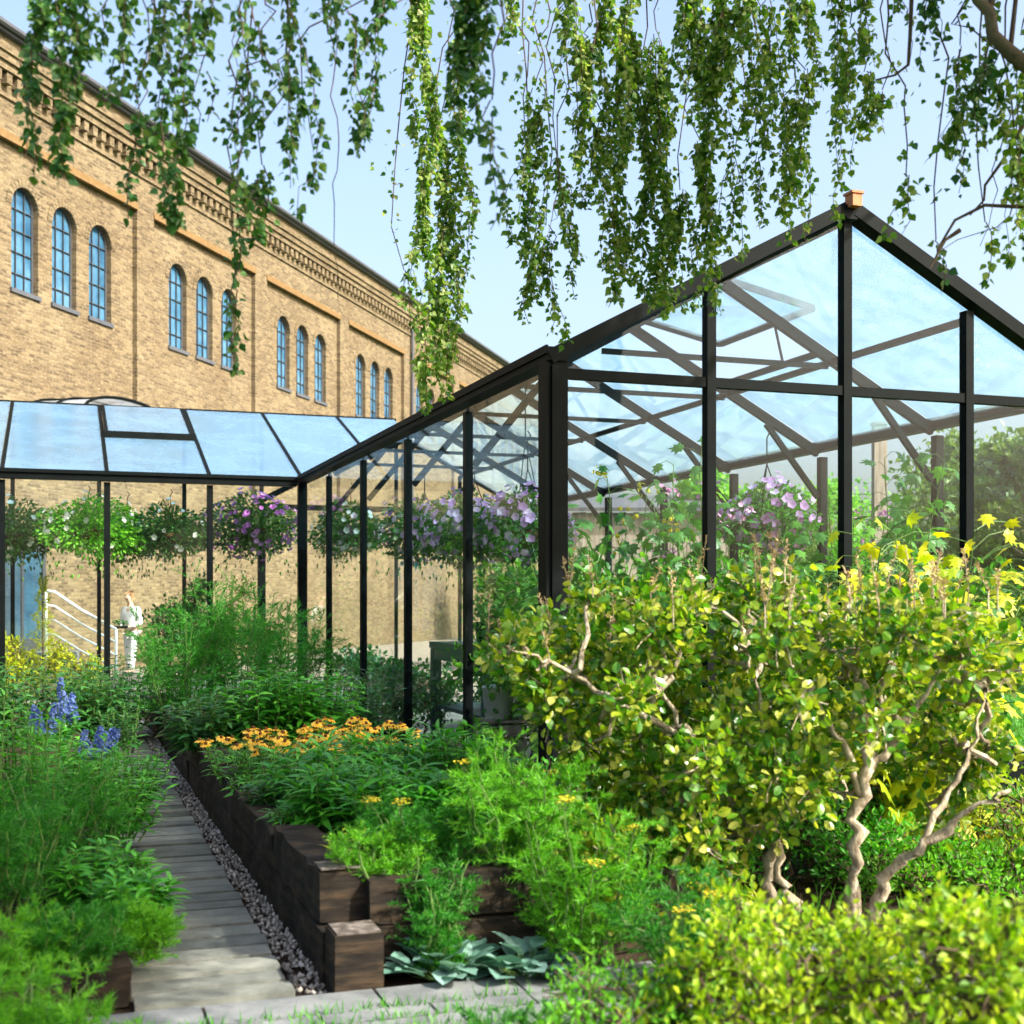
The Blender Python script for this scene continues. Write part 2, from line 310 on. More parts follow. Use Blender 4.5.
while s < 9.6:
    w = U(.165, .205); a = U(-.012, .012)
    ax = [EU3*math.cos(a)+ES3*math.sin(a), ES3*math.cos(a)-EU3*math.sin(a), zax]
    m.box(L((PU0+PU1)/2+U(-.012, .012), s+w/2, .022+U(-.007, .007)), PU1-PU0, w-.034, .034, ax); s += w
kind(m.build('path', M['plank']), 'structure')
m = MB(); s = -3.78                                              # stone paving crossing in front
for row in range(5):
    d = [.26, .14, .14, .16, .3][row]; u = -3.9 + U(0, .3)
    while u < -.2:
        w = U(.38, .75) if row in (0, 4) else U(.3, .55)
        m.box(L(u+w/2, s-d/2, .012+U(-.003, .003)), w-.014, d-.014, .04, [EU3, ES3, zax]); u += w
    s -= d
kind(m.build('paving', M['stone']), 'structure')
n = 2300                                                         # gravel strip
P = np.array([L(-2.40-.12*rng.random()**1.3, U(-3.70, 9), U(.0, .022)) for _ in range(n)])
OC = np.array([[1,0,0],[-1,0,0],[0,1,0],[0,-1,0],[0,0,1],[0,0,-1.]]); OF = np.array([[0,2,4],[2,1,4],[1,3,4],[3,0,4],[2,0,5],[1,2,5],[3,1,5],[0,3,5]])
m = MB()
sc = U(.007, .019, (n, 1, 3)); V = OC[None]*sc + U(-.003, .003, (n, 6, 3)); ang = U(0, 6.3, n)
c, s_ = np.cos(ang), np.sin(ang); V = np.stack([V[...,0]*c[:,None]-V[...,1]*s_[:,None], V[...,0]*s_[:,None]+V[...,1]*c[:,None], V[...,2]], -1) + P[:,None]
m.add(V.reshape(-1, 3), [(OF[None]+np.arange(n)[:,None,None]*6).reshape(-1, 3)])
kind(m.build('gravel', M['pebble'], smooth=True), 'stuff')

# ------------------------------------------------------------------ raised beds
def sleeper(parent, u0, s0, u1, s1, z0, h, w=.2, mat='sleeper'):
    a, b = L(u0, s0, z0+h/2), L(u1, s1, z0+h/2); n = 10
    bm = MB(); d = b-a; ln = np.linalg.norm(d); d = d/ln; sd = np.cross(d, zax)
    V = []
    for i in range(n+1):
        c = a + d*ln*i/n
        for (p, q) in ((-1,-1),(1,-1),(1,1),(-1,1)):
            V.append(c + sd*(p*w/2+U(-.011, .011)) + zax*(q*h/2*.96+U(-.011, .009)))
    F = [[4*i+j, 4*i+(j+1) % 4, 4*i+4+(j+1) % 4, 4*i+4+j] for i in range(n) for j in range(4)]
    bm.add(V, [F, [[3,2,1,0],[4*n,4*n+1,4*n+2,4*n+3]]]); return bm.build('sleeper', M[mat], parent)
def soil(parent, u0, u1, s0, s1, z):
    bm = MB(); nu, ns = 14, 30
    g = np.array([[L(u0+(u1-u0)*i/nu, s0+(s1-s0)*j/ns, z+U(-.02, .03)) for i in range(nu+1)] for j in range(ns+1)]).reshape(-1, 3)
    bm.add(g, [[[j*(nu+1)+i, j*(nu+1)+i+1, (j+1)*(nu+1)+i+1, (j+1)*(nu+1)+i] for j in range(ns) for i in range(nu)]])
    bm.build('soil', M['soil'], parent, smooth=True)
rb = thing('raised_bed', 'long raised bed of dark railway sleepers on the right side of the boardwalk', 'raised bed', L(-1.5, 2, 0))
sleeper(rb, -2.30, -3.56, -2.30, -1.02, .0, .215); sleeper(rb, -2.30, -1.0, -2.30, 2.5, .0, .215); sleeper(rb, -2.30, 2.52, -2.30, 7.6, .0, .215)
sleeper(rb, -2.295, -3.44, -2.295, -2.25, .219, .225); sleeper(rb, -2.305, -2.23, -2.305, .55, .219, .19); sleeper(rb, -2.29, .57, -2.29, 3.8, .219, .205); sleeper(rb, -2.30, 3.82, -2.30, 7.6, .219, .2)
sleeper(rb, -2.19, -3.44, -.85, -3.44, .0, .215); sleeper(rb, -2.19, -3.42, -.85, -3.42, .219, .20)
sleeper(rb, -.75, -3.5, -.75, 7.6, .0, .33); sleeper(rb, -2.2, 7.55, -.85, 7.55, 0, .36)
bm = MB(); bm.box(L(-2.29, -3.67, .125), .2, .20, .25, [EU3, ES3, zax]); bm.build('corner_block', M['sleeper'], rb)
bm = MB(); bm.box(L(-2.29, -3.67, .254), .18, .18, .008, [EU3, ES3, zax]); bm.build('weathered_end', M['sleepertop'], rb)
bm = MB(); bm.box(L(-2.295, -3.34, .449), .17, .17, .006, [EU3, ES3, zax]); bm.build('weathered_end', M['sleepertop'], rb)
soil(rb, -2.2, -.85, -3.35, 7.5, .36)
lb = thing('raised_bed', 'low overgrown sleeper bed on the left side of the boardwalk', 'raised bed', L(-4.2, 1, 0))
sleeper(lb, -3.27, -3.62, -3.27, -2.7, 0, .17); sleeper(lb, -3.29, -1.9, -3.29, 1.1, .0, .26); sleeper(lb, -3.27, 1.12, -3.27, 8.5, 0, .24)
sleeper(lb, -3.39, -3.66, -4.3, -3.66, 0, .19)
soil(lb, -6.6, -3.38, -3.5, 9.6, .14)

# ------------------------------------------------------------------ gabled greenhouse
EV, RG, GW, GL = 3.357, 4.667, 5.02, 14.7
gh = thing('greenhouse', 'dark framed glass greenhouse with a tall pointed gable behind the shrub', 'greenhouse', L(2.5, 7, 0))
def gpart(name, fn, mat='frame', parent=gh):
    b = MB(); fn(b); return b.build(name, M[mat], parent)
def ridge_z(u): return EV + (RG-EV)*(1-abs(u-GW/2)/(GW/2))
CP = .17
for (u, s) in ((0,0),(GW,0),(0,GL),(GW,GL),(0,10.5)):
    def f(b, u=u, s=s):
        w = CP if s == 0 else .13
        b.box(L(u, s, EV/2), w, w, EV, [EU3, ES3, zax])
        if s == 0: b.box(L(u, s-.095, EV/2-.02), .09, .02, EV-.04, [EU3, ES3, zax])
    gpart('corner_post', f)
for s in [2.11, 4.22, 6.33, 8.44]:
    gpart('post', lambda b, s=s: b.box(L(0, s, EV/2-.03), .07, .085, EV-.1, [EU3, ES3, zax]))
for s in [2.11, 4.22, 6.33, 8.44, 10.5, 12.6]:
    gpart('post', lambda b, s=s: b.box(L(GW, s, EV/2-.03), .09, .09, EV-.1, [EU3, ES3, zax]))
GU = [1.29, GW/2, 3.69]
for u in GU:
    gpart('gable_post', lambda b, u=u: b.box(L(u, 0, ridge_z(u)/2-.02), .075, .09, ridge_z(u)-.06, [EU3, ES3, zax]))
for u in [1.25, GW/2, 3.76]:
    gpart('gable_post', lambda b, u=u: b.box(L(u, GL, ridge_z(u)/2-.02), .06, .06, ridge_z(u)-.06, [EU3, ES3, zax]))
for s, zz, h in ((0, 3.275, .075), (GL, EV-.06, .1)):
    us = [0]+(GU if s == 0 else [1.25, GW/2, 3.76])+[GW]
    for a, b_ in zip(us[:-1], us[1:]):
        gpart('gable_rail', lambda b, a=a, b_=b_: b.beam(L(a+.04, s, zz), L(b_-.04, s, zz), .07, h))
gpart('eave_gutter', lambda b: (b.beam(L(0, -.1, EV+.045), L(0, 10.45, EV+.045), .15, .10), b.beam(L(-.085, -.1, EV+.075), L(-.085, 10.4, EV+.075), .02, .06)))
gpart('eave_gutter', lambda b: b.beam(L(GW, -.1, EV+.045), L(GW, GL+.1, EV+.045), .15, .11))
gpart('ridge_beam', lambda b: b.beam(L(GW/2, -.1, RG+.02), L(GW/2, GL+.1, RG+.02), .1, .11))
for sgn, u0 in ((1, 0), (-1, GW)):
    for s in (0, GL):
        gpart('rake_beam', lambda b, u0=u0, s=s, sgn=sgn: b.beam(L(u0-sgn*.06, s-.03 if s == 0 else s, EV+.02), L(GW/2-sgn*.045, s-.03 if s == 0 else s, RG+.045), .15, .105))
RS = [2.11, 4.22, 6.33, 8.44, 10.5, 12.6]
for s in RS:
    for u0, sg in ((0, 1), (GW, -1)):
        if u0 == 0 and s > 10.4: continue
        gpart('rafter', lambda b, u0=u0, s=s, sg=sg: (b.beam(L(u0+sg*.06, s, EV-.03), L(GW/2-sg*.06, s, RG-.04), .065, .10),
              b.beam(L(u0+sg*.06, s, EV-.55), L(u0+sg*.75, s, EV+.28), .05, .06)))
    gpart('tie_bar', lambda b, s=s: b.beam(L(1.3, s, EV+.55), L(GW-1.3, s, EV+.55), .035, .05))
gpart('purlin', lambda b: b.beam(L(GW*.75, .05, (EV+RG)/2-.06), L(GW*.75, GL, (EV+RG)/2-.06), .045, .06))
gpart('plinth', lambda b: (b.box(L(0, 5.2, .11), .11, 10.3, .22, [EU3, ES3, zax]), b.box(L(GW/2, 0, .11), GW-.2, .11, .22, [EU3, ES3, zax]), b.box(L(GW, 7.3, .11), .11, 14.4, .22, [EU3, ES3, zax])))
gpart('ridge_cap', lambda b: (b.box(L(GW/2, -.12, RG+.10), .085, .11, .10, [EU3, ES3, zax]), b.box(L(GW/2, -.12, RG+.158), .11, .13, .02, [EU3, ES3, zax])), 'cap')
GT = .006
ss = [0, 2.11, 4.22, 6.33, 8.44, 10.5]
for a, b_ in zip(ss[:-1], ss[1:]):
    gpart('side_pane', lambda b: b.slab([L(0, a+.04, .2), L(0, b_-.04, .2), L(0, b_-.04, EV), L(0, a+.04, EV)], GT), 'glass')
ss = [0]+RS+[GL]
for a, b_ in zip(ss[:-1], ss[1:]):
    gpart('side_pane', lambda b: b.slab([L(GW, a+.04, .2), L(GW, b_-.04, .2), L(GW, b_-.04, EV), L(GW, a+.04, EV)], GT), 'glass')
for s, us, mt in ((0, [0]+GU+[GW], 'gglass'), (GL, [0, 1.25, GW/2, 3.76, GW], 'glass')):
    for a, b_ in zip(us[:-1], us[1:]):
        a2, b2 = a+.035, b_-.035
        gpart('gable_pane', lambda b: b.slab([L(a2, s, .2), L(b2, s, .2), L(b2, s, 3.25), L(a2, s, 3.25)], GT), mt)
        gpart('gable_pane', lambda b: b.slab([L(a2, s, 3.3), L(b2, s, 3.3), L(b2, s, max(3.31, ridge_z(b2)-.03)), L(a2, s, max(3.31, ridge_z(a2)-.03))], GT), mt)
for a, b_ in zip(ss[:-1], ss[1:]):
    if a < 10: gpart('roof_pane', lambda b: b.slab([L(.03, a+.03, EV+.03), L(.03, b_-.03, EV+.03), L(GW/2-.05, b_-.03, RG+.03), L(GW/2-.05, a+.03, RG+.03)], GT), 'rglass')
    if abs(a-2.11) < .01:                                    # bay with a raised roof vent
        zm = lambda u: EV+.03+(RG-EV)*(GW-u)/(GW/2)
        gpart('roof_pane', lambda b: b.slab([L(GW-.03, a+.03, zm(GW-.03)), L(3.72, a+.03, zm(3.72)), L(3.72, b_-.03, zm(3.72)), L(GW-.03, b_-.03, zm(GW-.03))], GT), 'rglass')
        def vent(b):
            c = [L(GW/2+.06, a+.1, RG+.05), L(GW/2+.06, b_-.1, RG+.05), L(3.62, b_-.1, zm(3.62)+.38), L(3.62, a+.1, zm(3.62)+.38)]
            for i in range(4): b.beam(c[i], c[(i+1) % 4], .05, .06)
            b.beam(L(3.72, a+.05, zm(3.72)), L(3.72, b_-.05, zm(3.72)), .05, .06)
            b.beam(L(3.70, a+.8, zm(3.70)), L(3.60, a+.8, zm(3.62)+.36), .02, .02)
        v = gpart('roof_vent', vent)
        b = MB(); b.slab([L(GW/2+.09, a+.13, RG+.05), L(3.6, a+.13, zm(3.6)+.38), L(3.6, b_-.13, zm(3.6)+.38), L(GW/2+.09, b_-.13, RG+.05)], GT)
        o = b.build('vent_pane', M['rglass'], None); o.parent = v; o.location = -v.parent.location
    else:
        gpart('roof_pane', lambda b: b.slab([L(GW-.03, a+.03, EV+.03), L(GW/2+.05, a+.03, RG+.03), L(GW/2+.05, b_-.03, RG+.03), L(GW-.03, b_-.03, EV+.03)], GT), 'rglass')

# ------------------------------------------------------------------ lean-to wing
WD, WR, WU = 4.2, 4.93, 5.25
wg = thing('greenhouse', 'low glass wing with a blue tinted roof joined to the brick building side', 'greenhouse wing', L(-2.6, 12.6, 0))
def wpart(name, fn, mat='frame'): return gpart(name, fn, mat, wg)
us = [0, -1.365, -2.81, -4.215, -WU]
for u in us[1:]:
    wpart('post', lambda b: b.box(L(u, 10.5, EV/2-.03), .085, .085, EV-.08, [EU3, ES3, zax]))
for u in us:
    wpart('back_post', lambda b: b.box(L(u, 10.5+WD, WR/2-.03), .07, .07, WR-.08, [EU3, ES3, zax]))
wpart('eave_gutter', lambda b: (b.beam(L(-WU, 10.47, EV+.01), L(-.10, 10.47, EV+.01), .14, .13), b.beam(L(-WU, 10.38, EV+.06), L(-.10, 10.38, EV+.06), .02, .05)))
wpart('ridge_beam', lambda b: b.beam(L(-WU, 10.5+WD, WR+.02), L(2.5, 10.5+WD, WR+.02), .09, .11))
def wz(s): return EV+.04+(WR-EV)*(s-10.5)/WD
for u in us[:]:
    wpart('rafter', lambda b: b.beam(L(u, 10.56, wz(10.56)), L(u, 10.44+WD, wz(10.44+WD)), .05, .09))
wpart('rafter', lambda b: b.beam(L(1.365, 12.45, wz(12.45)), L(1.365, 10.44+WD, wz(10.44+WD)), .05, .09))
wpart('back_rail', lambda b: b.beam(L(-WU, 10.5+WD, 2.6), L(0, 10.5+WD, 2.6), .05, .06))
for a, b_ in zip(us[:-1], us[1:]):
    wpart('wall_pane', lambda b: b.slab([L(a-.045, 10.5, .05), L(b_+.045, 10.5, .05), L(b_+.045, 10.5, EV-.05), L(a-.045, 10.5, EV-.05)], GT), 'glass')
    wpart('back_pane', lambda b: b.slab([L(a-.045, 10.5+WD, .05), L(b_+.045, 10.5+WD, .05), L(b_+.045, 10.5+WD, WR-.05), L(a-.045, 10.5+WD, WR-.05)], GT), 'glass')
    if a == -1.365:
        sm = 10.5+WD*.48
        wpart('roof_pane', lambda b: b.slab([L(a-.03, 10.6, wz(10.6)+.03), L(b_+.03, 10.6, wz(10.6)+.03), L(b_+.03, sm-.02, wz(sm-.02)+.03), L(a-.03, sm-.02, wz(sm-.02)+.03)], GT), 'wglass')
        def vent(b):
            b.beam(L(a-.02, sm, wz(sm)+.08), L(b_+.02, sm, wz(sm)+.08), .09, .10)
            b.beam(L(a-.06, sm, wz(sm)+.08), L(a-.06, 10.4+WD, WR+.03), .05, .06); b.beam(L(b_+.06, sm, wz(sm)+.08), L(b_+.06, 10.4+WD, WR+.03), .05, .06)
        v = wpart('roof_vent', vent)
        b = MB(); b.slab([L(a-.08, sm, wz(sm)+.09), L(b_+.08, sm, wz(sm)+.09), L(b_+.08, 10.4+WD, WR+.05), L(a-.08, 10.4+WD, WR+.05)], GT)
        o = b.build('vent_pane', M['wglass'], None); o.parent = v; o.location = -v.parent.location
    else:
        wpart('roof_pane', lambda b: b.slab([L(a-.03, 10.6, wz(10.6)+.03), L(b_+.03, 10.6, wz(10.6)+.03), L(b_+.03, 10.42+WD, wz(10.42+WD)+.03), L(a-.03, 10.42+WD, wz(10.42+WD)+.03)], GT), 'wglass')
wpart('roof_pane', lambda b: b.slab([L(.03, 10.6, wz(10.6)+.03), L(.03, 10.42+WD, wz(10.42+WD)+.03), L(2.45, 10.42+WD, wz(10.42+WD)+.03), L(2.45, 13.95, wz(13.95)+.03)], GT), 'wglass')
wpart('end_pane', lambda b: b.slab([L(-WU, 10.55, .05), L(-WU, 10.45+WD, .05), L(-WU, 10.45+WD, WR-.05), L(-WU, 10.55, EV-.05)], GT), 'glass')

# ------------------------------------------------------------------ brick building
ANG = math.atan2(.9656, .26)
bd = thing('brick_building', 'long yellow brick building with rows of round arched blue windows', 'building', (-17, 0, 0), rz=ANG)
def bpart(b, name, mat, parent=bd, smooth=False): return b.build(name, M[mat], parent, smooth, local=True)
def bbox(b, x0, x1, y0, y1, z0, z1): b.box(((x0+x1)/2, (y0+y1)/2, (z0+z1)/2), x1-x0, y1-y0, z1-z0)
A0, A1, BAY, C0 = 15.0, 75.5, 6.15, 28.72
ZT, ZS, RZ0, RZ1, REC = 10.05, 7.92, 4.5, 10.84, .12
WW, WSP, WDEP = .88, 1.36, .15
bays = [C0+BAY*k for k in range(-2, 8) if C0+BAY*k-2.8 > A0 and C0+BAY*k+2.8 < A1]
w = MB()
def quad(p): w.add(p, [[[0,1,2,3]]])
quad([(A0,0,0),(A1,0,0),(A1,0,RZ0),(A0,0,RZ0)]); quad([(A0,0,RZ1),(A1,0,RZ1),(A1,0,12.7),(A0,0,12.7)])
edges = [A0]+[e for c in bays for e in (c-2.7, c+2.7)]+[A1]
for i in range(0, len(edges), 2): quad([(edges[i],0,RZ0),(edges[i+1],0,RZ0),(edges[i+1],0,RZ1),(edges[i],0,RZ1)])
wins = []
for c in bays:
    x0, x1 = c-2.7, c+2.7
    quad([(x0,0,RZ0),(x0,REC,RZ0),(x0,REC,RZ1),(x0,0,RZ1)]); quad([(x1,REC,RZ0),(x1,0,RZ0),(x1,0,RZ1),(x1,REC,RZ1)])
    quad([(x0,0,RZ0),(x1,0,RZ0),(x1,REC,RZ0),(x0,REC,RZ0)]); quad([(x0,REC,RZ1),(x1,REC,RZ1),(x1,0,RZ1),(x0,0,RZ1)])
    cs = [c-WSP, c, c+WSP]; cur = x0
    for k in cs:
        a, b_ = k-WW/2, k+WW/2
        quad([(cur,REC,RZ0),(a,REC,RZ0),(a,REC,RZ1),(cur,REC,RZ1)]); cur = b_
        quad([(a,REC,RZ0),(b_,REC,RZ0),(b_,REC,ZS),(a,REC,ZS)])
        th = np.linspace(math.pi, 0, 13); ax_ = k+WW/2*np.cos(th); az = ZT-WW/2+WW/2*np.sin(th)
        for i in range(12): quad([(ax_[i],REC,az[i]),(ax_[i+1],REC,az[i+1]),(ax_[i+1],REC,RZ1),(ax_[i],REC,RZ1)])
        per = [(a,ZS)]+list(zip(ax_, az))+[(b_,ZS)]
        for (p, q) in zip(per, per[1:]+per[:1]): quad([(p[0],REC,p[1]),(q[0],REC,q[1]),(q[0],REC+WDEP+.03,q[1]),(p[0],REC+WDEP+.03,p[1])])
        wins.append((k, per))
    quad([(cur,REC,RZ0),(x1,REC,RZ0),(x1,REC,RZ1),(cur,REC,RZ1)])
quad([(A1,0,0),(A1,14,0),(A1,14,12.7),(A1,0,12.7)]); quad([(A0,14,0),(A0,0,0),(A0,0,12.7),(A0,14,12.7)]); quad([(A1,14,0),(A0,14,0),(A0,14,12.7),(A1,14,12.7)])
bpart(w, 'wall', 'brick')
for k, per in wins:
    yb = REC+WDEP
    b = MB(); n = len(per); b.add([(p[0], yb, p[1]) for p in per], [[list(range(n))]]); win = bpart(b, 'window', 'winglass')
    f = MB(); f.tube([(p[0]+(k-p[0])*.06, yb-.025, p[1]) for p in per]+[(per[0][0]+(k-per[0][0])*.06, yb-.025, per[0][1])], .03, 4, False)
    for dx in (-.14, .14): bbox(f, k+dx-.007, k+dx+.007, yb-.04, yb-.004, ZS+.02, ZT-.06)
    for z in np.linspace(ZS+.36, ZT-.45, 4): bbox(f, k-WW/2+.02, k+WW/2-.02, yb-.036, yb-.004, z-.008, z+.008)
    fo = f.build('window_frame', M['winframe'], win, local=True)
    g = MB(); bbox(g, k-WW/2-.05, k+WW/2+.05, REC-.05, REC+.2, ZS-.09, ZS-.004); g.build('window_sill', M['roofdark'], win, local=True)
    h = MB(); th = np.linspace(math.pi, 0, 15)
    for i in range(14):
        t0, t1 = th[i]-.012, th[i+1]+.012; r0, r1 = WW/2+.005, WW/2+.17; zc = ZT-WW/2
        V = [(k+r*math.cos(t), y, zc+r*math.sin(t)) for y in (REC-.018, REC+.05) for (r, t) in ((r0,t0),(r1,t0),(r1,t1),(r0,t1))]
        h.add(V, [[[3,2,1,0],[4,5,6,7],[0,1,5,4],[1,2,6,5],[2,3,7,6],[3,0,4,7]]])
    h.build('arch_bricks', M['brick'], win, local=True)
for c in bays:
    b = MB(); bbox(b, c-2.72, c+2.72, -.03, .06, RZ1-.05, RZ1+.045); bbox(b, c-2.72, c+2.72, -.014, .06, RZ1+.048, RZ1+.12); bpart(b, 'string_course', 'orange')
b = MB(); pl_ = []
for x in np.arange(A0+.2, A1-.2, .33): pl_ += [(x, -.004), (x, -.15), (x+.17, -.15), (x+.17, -.004)]
k = len(pl_); b.add([(x, y, z) for z in (11.84, 12.06) for (x, y) in pl_], [[[i, i+1, k+i+1, k+i] for i in range(k-1)], [[i, i+3, i+2, i+1] for i in range(0, k, 4)]])
bpart(b, 'corbel_table', 'brick')
b = MB(); bbox(b, A0, A1, -.05, .03, 11.60, 11.68); bbox(b, A0, A1, -.19, .03, 12.063, 12.21); bbox(b, A0, A1, -.25, .03, 12.213, 12.36); bbox(b, A0, A1, -.30, .03, 12.363, 12.64); bpart(b, 'cornice', 'brick')
b = MB(); V = [(x, y, z) for x in (A0-.3, A1+.3) for (y, z) in ((-.42, 12.64), (-.42, 12.80), (7, 13.3), (14.4, 12.80), (14.4, 12.64))]
b.add(V, [[[0,1,2,3,4][::-1], [5,6,7,8,9]], [[i, (i+1) % 5, 5+(i+1) % 5, 5+i] for i in range(5)]]); roof = bpart(b, 'roof', 'roofdark')
b = MB(); b.tube([(A0-.3, -.47, 12.76), (A1+.3, -.47, 12.76)], .07, 8); b.build('gutter', M['roofdark'], roof, local=True)
b = MB(); x = C0+BAY*3.5+.3; b.tube([(x, -.1, 12.7), (x, -.1, 11.2), (x, -.08, 3)], .06, 8); bpart(b, 'drainpipe', 'roofdark')
# door, canopy
b = MB(); bbox(b, 26.35, 26.46, -.03, .1, .55, 2.75); bbox(b, 27.75, 27.86, -.03, .1, .55, 2.75); bbox(b, 26.463, 27.747, -.03, .1, 2.62, 2.75); bbox(b, 27.05, 27.13, -.028, .1, .55, 2.617); bbox(b, 26.463, 27.747, -.026, .1, .55, .8)
door = bpart(b, 'door', 'winframe'); b = MB(); bbox(b, 26.463, 27.047, .0, .03, .803, 2.6); bbox(b, 27.133, 27.747, .0, .03, .803, 2.6); b.build('door_pane', M['winglass'], door, local=True)
b = MB(); cx, zc, hw, hh, dp = 28.9, 5.42, 1.75, .42, 1.4
th = np.linspace(0, math.pi, 17); arc = [(cx-hw*math.cos(t), zc+hh*math.sin(t)) for t in th]
for (p, q) in zip(arc[:-1], arc[1:]): b.slab([(p[0], -.02, p[1]), (q[0], -.02, q[1]), (q[0], -dp, q[1]), (p[0], -dp, p[1])], .012)
can = bpart(b, 'arched_canopy', 'canopy')
b = MB()
for y in (-.05, -dp/2, -dp): b.tube([(p[0], y, p[1]+.02) for p in arc], .035, 6)
for i in (0, 4, 8, 12, 16): b.tube([(arc[i][0], -.02, arc[i][1]+.02), (arc[i][0], -dp, arc[i][1]+.02)], .022, 6)
b.build('canopy_rib', M['frame'], can, local=True)

# steps, handrail by the door
st = thing('entrance_steps', 'grey stone steps up to the glazed door of the brick building', 'steps', (-9.6, 26.2, 0))
for i in range(4):
    b = MB(); p = np.array([-9.35+.3*i, 26.15+.10*i]); b.box((p[0], p[1], .275-.069*i), 1.0 if i == 0 else .3, 1.3, .55-.138*i-.004, [np.array([.966, .26, 0]), np.array([-.26, .966, 0]), zax]); b.build('step', M['stone'], st)
hr = thing('handrail', 'white tubular handrail sloping down beside the entrance steps', 'handrail', (-8.8, 25.5, 0))
q0 = np.array([-9.15, 25.3, 0]); q1 = np.array([-7.9, 25.7, 0])
for k in range(4):
    b = MB(); z0, z1 = 1.78-.28*k, 1.02-.26*k
    b.tube([q0+[0,0,z0], q0+(q1-q0)*.12+[0,0,z0-.02], q0+(q1-q0)*.5+[0,0,(z0+z1)/2], q1+[0,0,z1]], .028 if k == 0 else .02, 8); b.build('rail', M['white'], hr, True)
for t, z in ((0, 1.78), (1, 1.02)):
    b = MB(); p = q0+(q1-q0)*t; b.tube([p, p+[0,0,z]], .026, 8); b.build('rail_post', M['white'], hr, True)

# garden wall and shed behind the greenhouse
sh = thing('timber_shed', 'weathered plank shed standing behind the far end of the greenhouse', 'shed', (3.0, 30, 0))
b = MB()
for i in range(24):
    x = 1.4+.145*i; b.box((x, 28.0+U(-.006, .006), 1.75+U(-.02, .02)), .138, .03, 3.5)
for i in range(20): b.box((1.33, 28.1+.145*i, 1.75), .03, .138, 3.5); b.box((4.8, 28.1+.145*i, 1.75), .03, .138, 3.5)
b.build('plank_wall', M['wood'], sh)
b = MB(); b.slab([(1.1, 27.7, 3.55), (5.0, 27.7, 3.55), (5.0, 31.2, 4.1), (1.1, 31.2, 4.1)], .08); b.build('shed_roof', M['roofdark'], sh)
tp = MB(); tp.box((4.62, 16.2, 1.9), .16, .14, 3.8); tp.box((4.62, 16.2, 3.815), .19, .17, .03)
tag(tp.build('timber_post', M['wood']), 'tall square weathered post standing on the lawn beyond the greenhouse', 'post')

exec_plants = True
# ------------------------------------------------------------------ weeping birch
bt = thing('weeping_birch', 'weeping birch whose leafy strands hang down over the greenhouse from above', 'tree', (5.6, 4.6, 0))
b = MB(); tp_ = wobble((5.6, 4.6, -.1), (5.1, 5.0, 9.2), 14, .25); b.tube(tp_, np.linspace(.2, .07, 14), 10); b.build('trunk', M['birchbark'], bt, True)
limbs = []
for (h, end, r) in ((4.6, (-2.9, 4.9, 5.4), .085), (5.2, (-.6, 6.4, 6.4), .08), (5.6, (.6, 8.3, 7.0), .08), (5.0, (2.3, 8.6, 6.8), .07), (6.2, (-1.8, 5.6, 7.2), .07), (6.6, (2.4, 3.0, 8.0), .07), (5.4, (5.4, 9.8, 7.0), .08), (6.8, (6.4, 7.6, 8.3), .06)):
    i = int(np.argmin(np.abs(tp_[:,2]-h))); a = tp_[i]; e = np.array(end)
    t = np.linspace(0, 1, 15)[:,None]; p = a*(1-t)+e*t; p[:,2] += .9*np.sin(t[:,0]*math.pi)*(1-.3*t[:,0]); p[1:-1] += rng.normal(size=(13, 3))*.05
    bb = MB(); bb.tube(p, np.linspace(r, .02, 15), 7); bb.build('limb', M['limbbark'], bt, True); limbs.append(p)
d = 5.9                                                        # the crooked bough at the top right of the view
p = np.array([at(1400, 5.2, zat(-100, 5.2)), at(1180, 5.6, zat(90, 5.6)), at(1075, d, zat(105, d)), at(1040, d, zat(75, d)), at(1010, d, zat(52, d)), at(993, d, zat(35, d)), at(990, d, zat(12, d)), at(978, d, zat(0, d)), at(955, d-.1, zat(-40, d))])
p[0] = tp_[7]
bb = MB(); bb.tube(p, [.055, .05, .042, .038, .034, .03, .028, .025, .02], 7); bb.build('limb', M['limbbark'], bt, True); limbs.append(p)
LP = np.vstack(limbs)
LA, LB, TW = MB(), MB(), MB()
